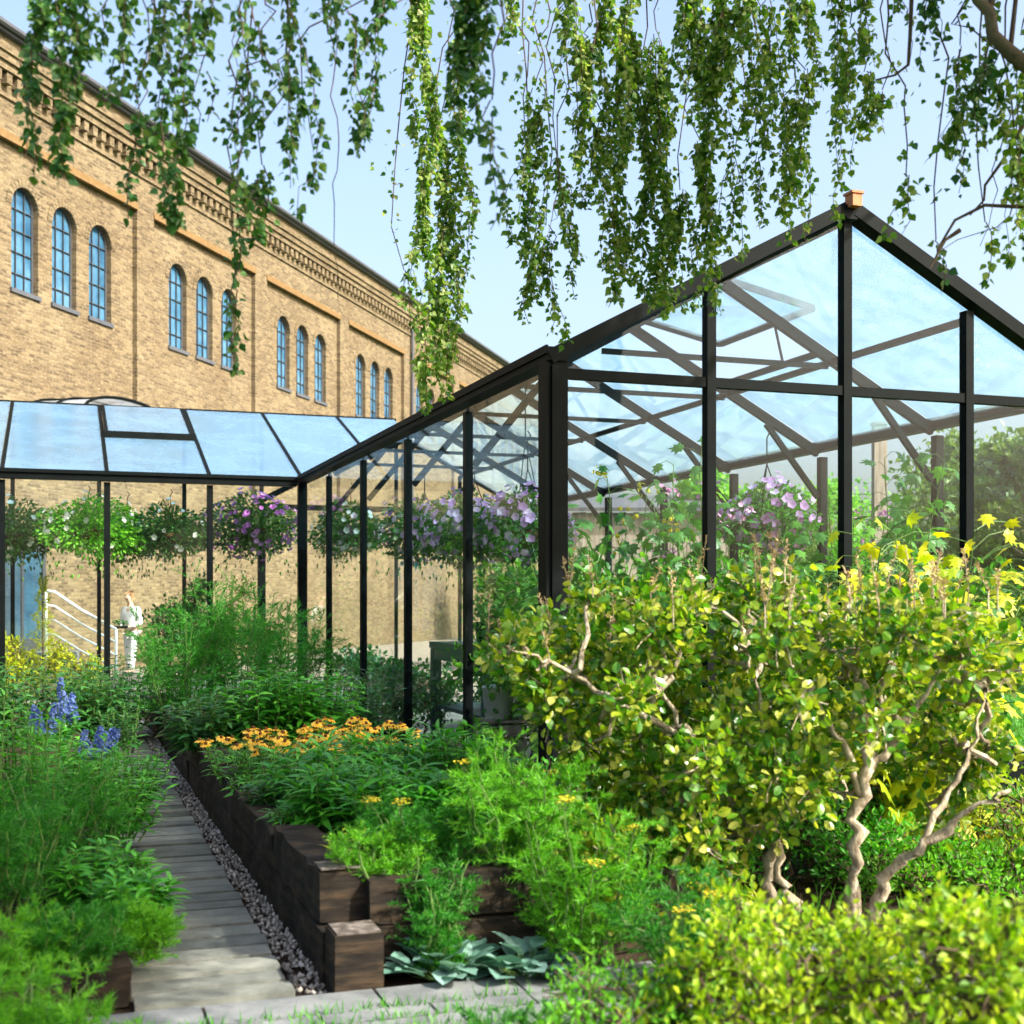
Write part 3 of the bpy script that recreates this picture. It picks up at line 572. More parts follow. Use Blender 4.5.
def strand(x0, x1, y0, y1, w, d, dens=1.0, lf=.042, mb=None, bare=False, wk=.8):
    z0, z1 = zat(y0, d), zat(y1, d); ln = z0-z1; wm = w*wk/F_PX*d
    nt = max(1, int(round(wm/.045)))
    a0 = at(x0, d, z0); a1 = at(x1, d, z1)
    topz = max(z0, 1.6+.47*d+.15)                               # hang from a limb above the view
    top = np.array([a0[0]+U(-.1, .1), d+U(-.1, .1), topz])
    i = int(np.argmin(((LP-top)**2*np.array([1, 1, .25])).sum(1))); lim = LP[i]
    mid = (lim+top)/2+np.array([0, 0, .22]); TW.tube(np.array([lim, mid, top]), [.012, .009, .006], 4, False)
    if topz > z0+.02:
        pc = wobble(top, a0, 7, .12); TW.tube(pc, np.linspace(.005, .003, 7), 4, False)
        if not bare:
            nl = int(34*(topz-z0)); q = pc[rng.integers(0, 6, nl)]+rng.normal(size=(nl, 3))*np.array([.05, .05, .06]); dr = rdir(nl); dr[:,2] = -np.abs(dr[:,2])-.3; put(mb, q, dr, rdir(nl), lf*U(.5, 1.1, nl), lf*.8, T_BIR)
    else: TW.tube(np.array([top, a0+[0, 0, -.02]]), [.006, .005], 4, False)
    for k in range(nt):
        off = np.array([U(-.5, .5)*wm, U(-.6, .6)*max(wm, .1), 0]); f = U(.55, 1.0) if k else 1.0
        st_ = a0 + off*.25 - np.array([0, 0, ln*U(0, .25) if k else 0])
        en = a0*(1-f) + a1*f + off
        m_ = max(5, int(np.linalg.norm(en-st_)/.07)); pts = wobble(st_, en, m_, .07*math.sqrt(ln+.1))
        TW.tube(pts, np.linspace(.0035, .0018, m_), 3, False)
        if bare: continue
        nl = int(dens*np.linalg.norm(en-st_)*125)
        t = rng.random(nl); ph = U(0, 6.3); keep = (.5+.5*np.sin(t*ln*U(5, 9)+ph)+rng.random(nl)) > .45; t = t[keep]; nl = len(t)
        q = np.stack([np.interp(t*(m_-1), np.arange(m_), pts[:,j]) for j in range(3)], 1)
        dr = rdir(nl); dr[:,2] = -np.abs(dr[:,2])*.7-.55; dr = nrm(dr)
        q = q + dr*U(.004, .034, nl)[:,None]*np.array([1.2, 1.2, 1])
        s_ = lf*U(.45, 1.25, nl); put(mb, q, dr, rdir(nl), s_, s_*.86, T_BIR)
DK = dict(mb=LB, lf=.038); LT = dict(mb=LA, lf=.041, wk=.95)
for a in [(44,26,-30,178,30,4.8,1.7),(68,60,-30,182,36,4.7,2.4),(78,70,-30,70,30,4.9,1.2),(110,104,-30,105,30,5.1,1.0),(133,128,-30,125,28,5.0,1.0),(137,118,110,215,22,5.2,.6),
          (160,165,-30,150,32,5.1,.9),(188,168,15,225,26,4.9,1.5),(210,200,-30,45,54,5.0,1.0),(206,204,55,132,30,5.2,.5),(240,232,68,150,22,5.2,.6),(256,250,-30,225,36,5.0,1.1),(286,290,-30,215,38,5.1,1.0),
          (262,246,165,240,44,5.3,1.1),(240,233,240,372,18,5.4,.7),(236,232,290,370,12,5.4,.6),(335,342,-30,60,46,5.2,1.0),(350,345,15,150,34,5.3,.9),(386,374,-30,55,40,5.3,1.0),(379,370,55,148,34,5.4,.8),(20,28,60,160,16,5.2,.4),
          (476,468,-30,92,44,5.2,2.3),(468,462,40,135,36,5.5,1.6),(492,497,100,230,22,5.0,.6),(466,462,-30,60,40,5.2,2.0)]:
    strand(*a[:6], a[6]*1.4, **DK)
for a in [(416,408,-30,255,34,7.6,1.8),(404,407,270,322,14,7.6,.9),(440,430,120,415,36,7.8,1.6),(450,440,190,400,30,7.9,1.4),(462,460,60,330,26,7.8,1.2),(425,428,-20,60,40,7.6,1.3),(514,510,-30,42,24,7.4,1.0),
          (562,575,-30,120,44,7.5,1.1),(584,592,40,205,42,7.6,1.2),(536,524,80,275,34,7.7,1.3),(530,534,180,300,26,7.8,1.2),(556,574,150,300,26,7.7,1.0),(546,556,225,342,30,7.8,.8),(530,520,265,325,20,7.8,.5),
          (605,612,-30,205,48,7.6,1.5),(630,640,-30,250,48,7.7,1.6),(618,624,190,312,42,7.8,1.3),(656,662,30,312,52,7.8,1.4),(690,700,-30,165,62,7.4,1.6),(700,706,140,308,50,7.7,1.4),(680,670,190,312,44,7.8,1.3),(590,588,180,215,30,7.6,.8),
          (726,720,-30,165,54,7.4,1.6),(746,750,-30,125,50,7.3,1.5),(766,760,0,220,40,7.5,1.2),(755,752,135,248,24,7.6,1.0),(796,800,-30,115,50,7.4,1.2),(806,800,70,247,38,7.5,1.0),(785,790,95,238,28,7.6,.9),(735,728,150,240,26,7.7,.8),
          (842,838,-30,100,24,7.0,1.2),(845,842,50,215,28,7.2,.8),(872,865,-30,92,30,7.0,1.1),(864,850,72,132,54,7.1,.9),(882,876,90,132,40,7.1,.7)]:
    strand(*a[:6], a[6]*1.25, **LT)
for a in [(900,900,-30,20,22,6.2,.9),(932,924,-30,62,36,6.0,.8),(960,952,45,150,46,6.0,.9),(986,990,45,145,54,5.9,1.0),(1006,1000,55,172,44,6.0,.9),(966,964,140,192,26,6.1,.6),(985,985,222,282,14,6.2,.9),(1016,1020,135,235,34,6.1,.9),(936,946,240,292,26,6.2,.5),(906,890,176,238,28,6.2,.9),(1040,1036,40,300,60,6.2,1.0),(1080,1090,20,280,70,6.2,1.0)]:
    strand(*a, mb=LB if rng.random() < .5 else LA, lf=.044)
for a in [(330,341,30,300,10,5.6),(300,312,40,150,10,5.4),(236,238,-20,72,14,5.2),(244,250,-20,75,10,5.2),(278,300,60,180,12,5.5),(560,552,190,240,20,7.6),(660,668,120,200,14,7.7),(915,905,-30,68,8,6.2),(1000,985,150,245,10,6.1),(1010,940,215,250,8,6.1)]:
    strand(*a, bare=True)
# curved bare twigs on the right of the gable and by the ridge
for pts in ([(1060,195),(1024,207),(985,205),(955,220),(940,245),(935,262)], [(1035,100),(1020,130),(1003,160),(985,185),(984,200),(970,215)], [(912,-20),(910,35),(908,65),(895,75),(875,80)], [(960,230),(945,240),(930,268)]):
    bb = MB(); bb.tube(np.array([at(x, 6.1, zat(y, 6.1)) for (x, y) in pts]), np.linspace(.012, .004, len(pts)), 5, False); bb.build('twig', M['twig'], bt, True)
# rest of the crown, over and beside the view: hanging bundles that shade the path
for _ in range(420):
    X, Y = (U(1.3, 5.8), U(.2, 7.4)) if _ > 70 else (U(1.15, 2.9), U(1.2, 4.6)); zt = U(6.2, 8.6); zb = 1.0*(X+.95)+.3+U(0, .5); zt = zb+U(.8, 1.7)
    if (X-.5)/(Y+.3)*F_PX+512 < 1060 and zb < 2.15+.47*(Y+.3): continue
    if zt < zb+.3: continue
    st_ = np.array([X, Y, zt]); en = np.array([X+U(-.3, .3), Y+U(-.3, .3), zb]); pts = wobble(st_, en, 12, .15); TW.tube(pts, np.linspace(.008, .003, 12), 3, False)
    lim = LP[int(np.argmin(((LP-st_)**2).sum(1)))]; TW.tube(wobble(lim, st_, 5, .1), np.linspace(.014, .008, 5), 4, False)
    nl = 330; t = rng.random(nl); q = np.stack([np.interp(t*11, np.arange(12), pts[:,j]) for j in range(3)], 1)+rng.normal(size=(nl, 3))*np.array([.13, .13, .08])
    dr = rdir(nl); dr[:,2] = -np.abs(dr[:,2])-.3; put(LB, q, dr, rdir(nl), U(.045, .075, nl), U(.04, .06, nl), T_DIA)
for _ in range(16):
    c = np.array([U(-2.5, .3), U(3.2, 7.0), U(6.8, 8.4)]); c[2] += max(0, (c[1]-5)*.3)
    lim = LP[int(np.argmin(((LP-c)**2).sum(1)))]; TW.tube(wobble(lim, c, 5, .12), np.linspace(.018, .006, 5), 4, False)
    nl = 260; q = c+inball(nl)*np.array([.7, .7, .45]); dr = rdir(nl); dr[:,2] -= .7; put(LB, q, dr, rdir(nl), U(.05, .075, nl), U(.045, .06, nl), T_DIA)
kind(TW.build('twigs', M['twig'], bt), 'stuff'); LA.build('sunlit_tone_leaves', M['birchleaf'], bt); LB.build('leaves', M['birchdark'], bt)  # two leaf meshes: sunlit and shaded look put into their colours

# ------------------------------------------------------------------ plant makers
def feathery(name, label, cat, loc, h, rad, nst=7, npl=70, mat='fern', fil=46, ln=.09, umbels=0, group=None, droop=.15, fw=.0048):
    o = thing(name, label, cat, loc, group); st, fo = MB(), MB()
    for i in range(nst):
        a = U(0, 6.3); r = rad*math.sqrt(rng.random()); hh = h*U(.62, 1.0)
        tip = np.array([r*math.cos(a), r*math.sin(a), hh]); pts = wobble((tip[0]*.25, tip[1]*.25, 0), tip, 9, .05); st.tube(pts, np.linspace(.008, .003, 9), 5, False)
        k = max(4, npl//nst); t = U(.18, 1.0, k)
        base = np.stack([np.interp(t*8, np.arange(9), pts[:,j]) for j in range(3)], 1)
        dr = rdir(k); dr[:,2] = np.abs(dr[:,2])*.6+.15; dr = nrm(dr); pl = ln*U(1.4, 2.8, k)*(1.15-.4*t)*(.5+h*.6)
        for j in range(k):                                      # one plume: axis with fine filaments
            nf = fil; tt = rng.random(nf)**.7; ax = base[j]+dr[j]*(tt*pl[j])[:,None] - np.array([0, 0, 1])*(droop*tt**2*pl[j])[:,None]
            fd = nrm(dr[j]*.8+rdir(nf)*.8); fl_ = ln*U(.35, .9, nf)*(1.1-.7*tt)
            put(fo, ax, fd, rdir(nf), fl_, fw, T_TRI)
        if i < umbels:
            um = MB(); nf = 60; q = tip+np.array([0, 0, .03])+inball(nf)*np.array([.055, .055, .016]); put(um, q, rdir(nf)*[1, 1, .4], np.tile([0, 0, 1.], (nf, 1)), .012, .012, T_FLW)
            for _ in range(8): st.tube(np.array([tip-[0, 0, .02], q[_]]), .0015, 3, False)
            um.build('flower_umbel', M['umbel'], o, local=True)
    st.build('stems', M['stem'], o, local=True); fo.build('foliage', M[mat], o, local=True)
    return o
def leafy(name, label, cat, loc, h, rad, nst=14, per=20, ll=.13, lw=.028, mat='lance', T=T_LAN, up=.35, flowers=None, fmat=None, group=None, lean=.5, t0=.12):
    o = thing(name, label, cat, loc, group); st, fo = MB(), MB()
    for i in range(nst):
        a = U(0, 6.3); r = rad*math.sqrt(rng.random()); hh = h*U(.68, 1.0)*(1-.25*(r/rad)**2)
        tip = np.array([r*math.cos(a), r*math.sin(a), hh]); pts = wobble((tip[0]*lean, tip[1]*lean, 0), tip, 8, .03); st.tube(pts, np.linspace(.006, .003, 8), 5, False)
        t = np.linspace(t0, 1, per); q = np.stack([np.interp(t*7, np.arange(8), pts[:,j]) for j in range(3)], 1)
        ga = np.arange(per)*2.4+U(0, 6); dr = np.stack([np.cos(ga), np.sin(ga), up+.9*np.maximum(0, t-.8)*5*.4+U(-.2, .2, per)], 1)
        z = np.stack([-np.cos(ga)*.4, -np.sin(ga)*.4, np.ones(per)], 1)+rng.normal(size=(per, 3))*.25
        s_ = (1.05-.45*t)*U(.75, 1.15, per); put(fo, q, dr, z, ll*s_, lw*s_**.7, T)
        if flowers:
            for _ in range(flowers):
                c = tip+np.array([U(-.09, .09), U(-.09, .09), U(-.01, .07)]); st.tube(np.array([tip-[0, 0, .04], c]), .002, 3, False)
                fl = MB(); n = 10; aa = np.arange(n)*2*math.pi/n+U(0, 1); tilt = np.array([U(-.4, .4), U(-.6, .2), 0]); pd = np.stack([np.cos(aa), np.sin(aa), -.25*np.ones(n)], 1)+np.outer(np.zeros(n)+1, [0, 0, 0]); pd[:,2] -= pd[:,0]*tilt[0]+pd[:,1]*tilt[1]
                put(fl, np.repeat(c[None], n, 0), pd, np.tile([tilt[0], tilt[1], 1.], (n, 1)), .042, .024, T_RND)
                fl.mi = 1; fl.lathe([(.001, .018), (.010, .014), (.012, .002), (.006, -.004)], c, 8); fl.build('flower_head', [M[fmat], M['brownc']], o, local=True)
    st.build('stems', M['stem'], o, local=True); fo.build('foliage', M[mat], o, local=True)
    return o
def rosette(name, label, cat, loc, rad, n=40, ll=.13, lw=.09, mat='hosta', T=T_RND):
    o = thing(name, label, cat, loc); fo, st = MB(), MB()
    a = U(0, 6.3, n); r = rad*np.sqrt(rng.random(n))*.6; q = np.stack([r*np.cos(a), r*np.sin(a), U(.03, .12, n)*(1.2-r/rad)], 1)
    dr = np.stack([np.cos(a+U(-.5, .5, n)), np.sin(a+U(-.5, .5, n)), U(-.1, .75, n)], 1); z = np.stack([-np.cos(a)*.3, -np.sin(a)*.3, np.ones(n)], 1)+rng.normal(size=(n, 3))*.2
    s_ = U(.7, 1.2, n); put(fo, q, dr, z, ll*s_, lw*s_, T)
    for k in range(n): st.tube(np.array([[q[k,0]*.3, q[k,1]*.3, 0], q[k]]), .003, 3, False)
    st.build('stems', M['stem'], o, local=True); fo.build('foliage', M[mat], o, local=True); return o
def shrub(name, label, cat, loc, clumps, nleaf, ll, lw, mat, trunks, barkm='bark', T=T_RND, spikes=0, group=None, shell=1.6, upb=.35, tr=.03, fine=True):
    """clumps: list of (dx,dy,z,r); trunks: list of polylines (local) with start radius"""
    o = thing(name, label, cat, loc, group); fo, tw, sp = MB(), MB(), MB(); J = []
    for (pts, r0) in trunks:
        pts = np.asarray(pts, float); k = 4*len(pts); t = np.linspace(0, len(pts)-1, k)
        p = np.stack([np.interp(t, np.arange(len(pts)), pts[:,j]) for j in range(3)], 1); p[1:-1] += rng.normal(size=(k-2, 3))*r0*.5
        b = MB(); b.tube(p, np.linspace(r0, r0*.25, k)*(1+.2*rng.normal(size=k)), 9); b.build('trunk', M[barkm], o, True, local=True); J.append(p[k//3:])
    J = np.vstack(J)
    for (dx, dy, z, r) in clumps:
        c = np.array([dx, dy, z]); j = J[int(np.argmin(((J-c)**2).sum(1)))]; e = wobble(j, c, 7, .08); tw.tube(e, np.linspace(tr*.55, tr*.2, 7), 6, False)
        nl = int(nleaf*(r/.25)**2); q = inball(nl, shell)
        ends = c+q*r
        for k in range(max(3, int(14*r/.25)) if fine else 2): tw.tube(wobble(c+rdir(1)[0]*r*.1, c+rdir(1)[0]*r*.95, 4, .02), [.005, .004, .003, .002], 3, False)
        dr = nrm(q*.9+rdir(nl)*.9); dr[:,2] += upb*.5; z_ = rdir(nl)*.8+np.array([0, 0, .7])+q*.4
        s_ = U(.6, 1.2, nl); put(fo, ends, dr, z_, ll*s_, lw*s_, T)
    if spikes:
        top = sorted(clumps, key=lambda c: -c[2])[:max(4, len(clumps)//3)]
        for _ in range(spikes):
            dx, dy, z, r = random.choice(top); a = np.array([dx+U(-r, r), dy+U(-r, r), z+r*.6]); e = a+np.array([U(-.05, .05), U(-.05, .05), U(.1, .24)])
            tw.tube(np.array([a-[0, 0, r*.5], a, e]), [.004, .003, .0015], 4, False); n = 26; t = rng.random(n); q = a+(e-a)*t[:,None]; put(sp, q, nrm(rdir(n)+[0, 0, .8]), rdir(n), U(.018, .036, n), .009, T_DIA)
    tw.build('branches', M[barkm], o, local=True); fo.build('foliage', M[mat], o, local=True)
    if sp.n: sp.build('seed_spikes', M['spike'], o, local=True)
    return o
def clumpset(n, box, rr, seed=0):
    (x0, x1), (y0, y1), (z0, z1) = box; return [(U(x0, x1), U(y0, y1), U(z0, z1), U(*rr)) for _ in range(n)]

# ------------------------------------------------------------------ the big gnarled shrubs in front of the gable
def pxc(lst, base):
    out = []
    for (x, y, d, rpx) in lst:
        p = at(x, d, zat(y, d)); out.append((p[0]-base[0], p[1]-base[1], p[2], rpx/F_PX*d))
    return out
bA = at(768, 6.3, 0); lst = []
for y, xs in ((625, range(560, 770, 42)), (660, range(535, 790, 40)), (700, range(560, 800, 42)), (740, range(585, 800, 42)), (780, range(580, 810, 38)), (815, range(560, 770, 40)), (850, range(570, 740, 40)), (885, range(570, 740, 40)), (910, range(590, 740, 44))):
    for x in xs: lst.append((x+U(-14, 14), y+U(-14, 14), U(5.7, 7.0), U(30, 46)))
lst += [(500, 655, 6.0, 22), (520, 640, 6.1, 26), (548, 690, 6.2, 30), (530, 668, 6.2, 26), (590, 600, 6.4, 26), (640, 605, 6.5, 28), (700, 600, 6.6, 30), (745, 590, 6.6, 24)]
cA = pxc(lst, bA)
def loc_px(pts, base): return [(at(x, d)[0]-base[0], d-base[1], zat(y, d)) for (x, y, d) in pts]
shrub('gnarled_shrub', 'dense broad leaved shrub with stout pale stems in front of the greenhouse corner', 'shrub', bA, cA, 430, .055, .039, 'shrubleaf',
      [(loc_px([(775, 915, 6.3), (768, 850, 6.3), (735, 800, 6.3), (690, 740, 6.3), (660, 690, 6.3)], bA), .034), (loc_px([(795, 915, 6.2), (778, 870, 6.2), (770, 800, 6.3), (760, 720, 6.4), (750, 650, 6.4)], bA), .03),
       (loc_px([(760, 915, 6.2), (690, 880, 6.1), (620, 880, 6.0), (560, 885, 5.9)], bA), .03), (loc_px([(690, 740, 6.3), (610, 700, 6.2), (550, 660, 6.1), (510, 650, 6.0)], bA), .018)], spikes=34)
bB = at(858, 6.1, 0); lst = []
for y, xs in ((622, range(790, 990, 36)), (645, range(790, 1010, 36)), (675, range(790, 1000, 38)), (715, range(800, 1000, 42)), (755, range(900, 1000, 44))):
    for x in xs: lst.append((x+U(-14, 14), y+U(-14, 14), U(5.6, 6.9), U(28, 44)))
lst += [(790, 585, 6.5, 26), (830, 780, 6.6, 34), (780, 790, 6.7, 30), (960, 780, 6.5, 30), (985, 750, 6.4, 34), (900, 750, 6.9, 26), (940, 820, 6.6, 30), (720, 830, 6.4, 30)]
cB = pxc(lst, bB)
shrub('gnarled_shrub', 'open twisted shrub with bare pale forked trunk and leafy top before the gable', 'shrub', bB, cB, 310, .054, .039, 'shrubleaf',
      [(loc_px([(850, 925, 6.1), (855, 850, 6.0), (862, 790, 6.0), (868, 735, 6.0), (866, 690, 6.1), (845, 655, 6.2), (820, 640, 6.2)], bB), .034), (loc_px([(866, 925, 6.1), (890, 870, 6.0), (930, 840, 5.9), (985, 800, 5.8), (1010, 790, 5.8)], bB), .03),
       (loc_px([(864, 770, 6.0), (895, 745, 6.0), (918, 705, 5.9), (940, 670, 5.9), (960, 650, 5.9)], bB), .02), (loc_px([(862, 790, 6.0), (880, 720, 6.1), (890, 670, 6.2), (885, 620, 6.3)], bB), .022), (loc_px([(862, 800, 6.0), (840, 740, 6.0), (815, 700, 6.0), (800, 680, 6.1)], bB), .02),
       (loc_px([(915, 855, 5.9), (950, 790, 6.0), (975, 740, 6.0), (985, 690, 6.1)], bB), .016)], spikes=36)

# ------------------------------------------------------------------ golden bushes in the foreground
def bushbox(name, label, cat, x, d, top, wpx, mat, n, nleaf, ll, lw, T=T_DIA, dd=.5, rr=(.09, .17), barkm='twig', spikes=0, zlo=.12, upb=1.0):
    base = at(x, d, 0); wm = wpx/F_PX*d/2; zt = zat(top, d); cl = []
    for _ in range(n):
        a = U(0, 6.3); r = math.sqrt(rng.random()); z = zlo+(zt-zlo-.08)*(1-.45*r*r)*rng.random()**.55
        cl.append((r*wm*math.cos(a), r*dd*math.sin(a), z, U(*rr)))
    return shrub(name, label, cat, base, cl, nleaf, ll, lw, mat, [([(0, 0, -.02), (U(-.1, .1), 0, zt*.4), (U(-.2, .2), U(-.1, .1), zt*.7)], .018), ([(.06, .03, -.02), (.2*wm, .1, zt*.35), (.5*wm, .1, zt*.6)], .014), ([(-.06, .03, -.02), (-.2*wm, .1, zt*.35), (-.5*wm, 0, zt*.6)], .014)], barkm, T=T, spikes=spikes, tr=.014, upb=upb)
bushbox('golden_bush', 'yellow green leafy bush at the bottom right in front of the twisted trunk', 'shrub', 800, 3.9, 890, 340, 'goldmass', 60, 420, .036, .02)
bushbox('golden_bush', 'bright golden bush in the lower right corner with pale rounded leaves', 'shrub', 985, 3.5, 865, 280, 'goldmass', 52, 400, .038, .023)
bushbox('green_bush', 'small leaved green bush at the bottom edge left of the golden bushes', 'shrub', 620, 3.9, 962, 190, 'fernlight', 30, 380, .034, .014)
bushbox('green_bush', 'fresh green bush just behind the forked trunks of the shrubs', 'shrub', 790, 7.3, 800, 380, 'lance', 60, 210, .05, .022, dd=.35, rr=(.12, .2))
bushbox('green_bush', 'low lush green bush under the right branch of the twisted shrub', 'shrub', 960, 6.9, 850, 200, 'fernlight', 40, 260, .045, .02, dd=.4, rr=(.1, .18))
bushbox('green_bush', 'bright green bush beside the lawn at the right edge of the shrub', 'shrub', 1000, 7.4, 760, 170, 'shrubleaf', 40, 190, .045, .026, dd=.7)
bushbox('green_bush', 'dark leafy bush filling the gap behind the twisted trunk', 'shrub', 800, 8.0, 745, 360, 'lancedark', 50, 170, .055, .026, dd=.6, rr=(.13, .22))
bushbox('green_bush', 'leafy bush at the foot of the greenhouse corner post', 'shrub', 560, 8.2, 735, 150, 'lance', 30, 170, .05, .026, dd=.5)

# fennel and silvery plants in the right foreground
feathery('fennel', 'tall feathery fennel with yellow flower heads left of the dense shrub', 'fennel', at(515, 5.85, .34), .60, .34, 22, 330, 'fernlight', 46, .085, 2)
feathery('fennel', 'feathery fennel spilling over the front edge of the sleeper bed', 'fennel', at(435, 5.85, .34), .36, .34, 18, 260, 'fern', 50, .08, 2)
feathery('fennel', 'fennel with blurred yellow umbels under the dense shrub branches', 'fennel', at(590, 5.55), .74, .34, 20, 300, 'fernlight', 46, .085, 3)
feathery('fennel', 'low green fennel at the bottom edge next to the stone paving', 'fennel', at(430, 4.0), .22, .26, 16, 200, 'fernlight', 46, .08, 3)
feathery('fennel', 'short feathery clump in front of the silvery leaves at bottom centre', 'fennel', at(545, 4.15), .24, .28, 16, 220, 'fern', 46, .08, 0)
feathery('fennel', 'green feathery clump below the trunks between the golden bushes', 'fennel', at(700, 5.2), .46, .36, 18, 280, 'fern', 44, .085, 3)
feathery('fennel', 'feathery clump growing up against the front sleepers left of the silvery hosta', 'fennel', L(-1.93, -3.62), .52, .17, 14, 190, 'fern', 46, .075, 0)
rosette('hosta', 'silvery blue green hosta at the foot of the sleeper bed front', 'hosta', at(445, 5.42), .26, 60, .14, .10)
rosette('hosta', 'grey green hosta clump farther right beside the fennel stems', 'hosta', at(525, 5.45), .26, 60, .13, .10)
leafy('green_perennial', 'small sprig with yellow green leaves over the bed corner', 'plant', at(352, 5.7, .36), .24, .12, 8, 12, .06, .014, 'golden')

# right raised bed, front to back
for (x, d, h, r, lab) in ((400, 6.6, .42, .26, 'arching strap leaved plant at the front of the sleeper bed'), (455, 7.4, .55, .26, 'tall arching leafy stem beside the greenhouse corner in the sleeper bed'), (345, 6.9, .40, .26, 'bright green narrow leaved clump just behind the bed corner'),
                        (320, 7.7, .42, .28, 'narrow leaved green clump below the yellow daisies'), (390, 7.6, .50, .28, 'lush strap leaved clump right of the yellow daisies'), (445, 6.5, .36, .24, 'green clump half behind the tall fennel in the sleeper bed')):
    leafy('green_perennial', lab, 'plant', at(x, d, .36), h, r*1.15, 34, 22, .24, .036, 'lance', lean=.6)
for (u, s, lab) in ((-2.2, -1.9, 'small tuft spilling over the long sleeper near the front'), (-2.25, -.6, 'small tuft spilling over the long sleeper below the yellow daisies'), (-2.2, .7, 'low leaves spilling over the sleeper edge left of the daisies'), (-2.25, 2.2, 'low leaves over the sleeper edge near the dark lance leaved clump'), (-1.5, -3.3, 'tuft hanging over the front sleeper above the silvery hostas')):
    leafy('trailing_plant', lab, 'plant', L(u, s, .38), .13, .2, 22, 11, .10, .022, 'lance', up=-.05)
feathery('dill', 'soft dill like clump on the near corner of the sleeper bed', 'dill', at(385, 5.62, .36), .24, .26, 16, 200, 'fernlight', 44, .07, 0)
for (x, d, h, r, n, lab) in ((250, 8.7, .36, .30, 20, 'clump of yellow daisies nearest the boardwalk edge'), (300, 8.3, .40, .30, 24, 'middle clump of yellow daisies in the sleeper bed'), (345, 8.8, .44, .30, 22, 'clump of yellow daisies closest to the greenhouse glass'), (395, 8.6, .40, .26, 10, 'thin group of yellow daisies at the right end of the row')):
    leafy('yellow_daisies', lab, 'flowers', at(x, d, .36), h, r, n, 18, .12, .026, 'lance', flowers=2, fmat='yellowfl', lean=.7)
for (x, d, h, r, lab) in ((215, 10.6, .52, .45, 'dark lance leaved clump behind the daisies by the boardwalk edge'), (265, 10.8, .70, .45, 'tall lush lance leaved clump behind the daisies'), (315, 11.0, .72, .42, 'leafy clump next to the wing corner post')):
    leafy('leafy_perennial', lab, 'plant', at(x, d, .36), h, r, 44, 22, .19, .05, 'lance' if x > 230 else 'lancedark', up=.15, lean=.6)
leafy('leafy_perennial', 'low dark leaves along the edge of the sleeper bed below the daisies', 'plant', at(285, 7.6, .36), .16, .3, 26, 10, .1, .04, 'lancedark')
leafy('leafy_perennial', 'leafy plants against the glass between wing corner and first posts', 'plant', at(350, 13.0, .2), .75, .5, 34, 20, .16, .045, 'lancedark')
for (x, d, h, r, lab) in ((180, 14.2, 1.45, .62, 'dark feathery bush at the end of the boardwalk'), (235, 14.6, 1.75, .75, 'tallest dark feathery bush in front of the wing'), (285, 14.9, 1.45, .6, 'feathery bush beside the wing corner post')):
    feathery('feathery_bush', lab, 'bush', at(x, d, .1), h, r, 26, 420, 'fern', 42, .12, 0, fw=.007)
leafy('leafy_perennial', 'low pale fern like plant in the dark corner at the boardwalk end', 'plant', at(125, 12.6, .1), .6, .35, 18, 16, .16, .035, 'lancedark')

# left bed
for (x, d, h, r, m_, lab) in ((22, 7.4, .98, .34, 'lance', 'bright green leafy perennial at the left edge below the wing'), (62, 7.9, .74, .36, 'lance', 'leafy green clump beside the blue flower spikes'), (112, 7.9, .46, .34, 'lance', 'narrow leaved clump leaning over the boardwalk'), (128, 9.2, .46, .3, 'lance', 'grassy leaved plant at the boardwalk edge farther back'), (92, 6.2, .34, .28, 'lance', 'small lance leaved clump by the near boardwalk edge'), (135, 5.9, .24, .18, 'lance', 'low green tuft hanging over the near sleeper')):
    leafy('green_perennial', lab, 'plant', at(x, d, .12), h, r, 40, 22, .15, .03, m_)
for (x, d, h, r, m_, lab) in ((32, 6.7, .68, .42, 'fern', 'feathery green clump at the left edge'), (85, 6.9, .58, .34, 'fern', 'feathery clump leaning from the left bed to the boardwalk'), (8, 6.0, .62, .36, 'fern', 'dark feathery clump in the left bed in front of the leafy perennial'), (20, 5.0, .42, .3, 'fernlight', 'light feathery clump low in the left corner'), (70, 5.1, .30, .24, 'fern', 'short feathery clump behind the near left sleeper'), (140, 5.4, .2, .14, 'fernlight', 'small feathery tuft on the boardwalk side of the left sleepers'), (15, 4.2, .36, .3, 'fernlight', 'yellow green feathery clump in the bottom left corner'), (75, 4.15, .24, .3, 'fernlight', 'low feathery clump along the bottom edge left of the paving')):
    feathery('feathery_plant', lab, 'plant', at(x, d, .1 if d > 5 else 0), h, r, 18, 240, m_, 46, .085, 0)
for (x, d, lab) in ((20, 13.0, 'dark shrubby plants at the left edge before the wing'), (70, 13.6, 'dark leafy plants under the golden bush at the wing front'), (115, 14.5, 'dark leaves by the wing post near the boardwalk end')):
    leafy('leafy_perennial', lab, 'plant', at(x, d, .12), .95, .6, 46, 22, .17, .055, 'lancedark', up=.1)
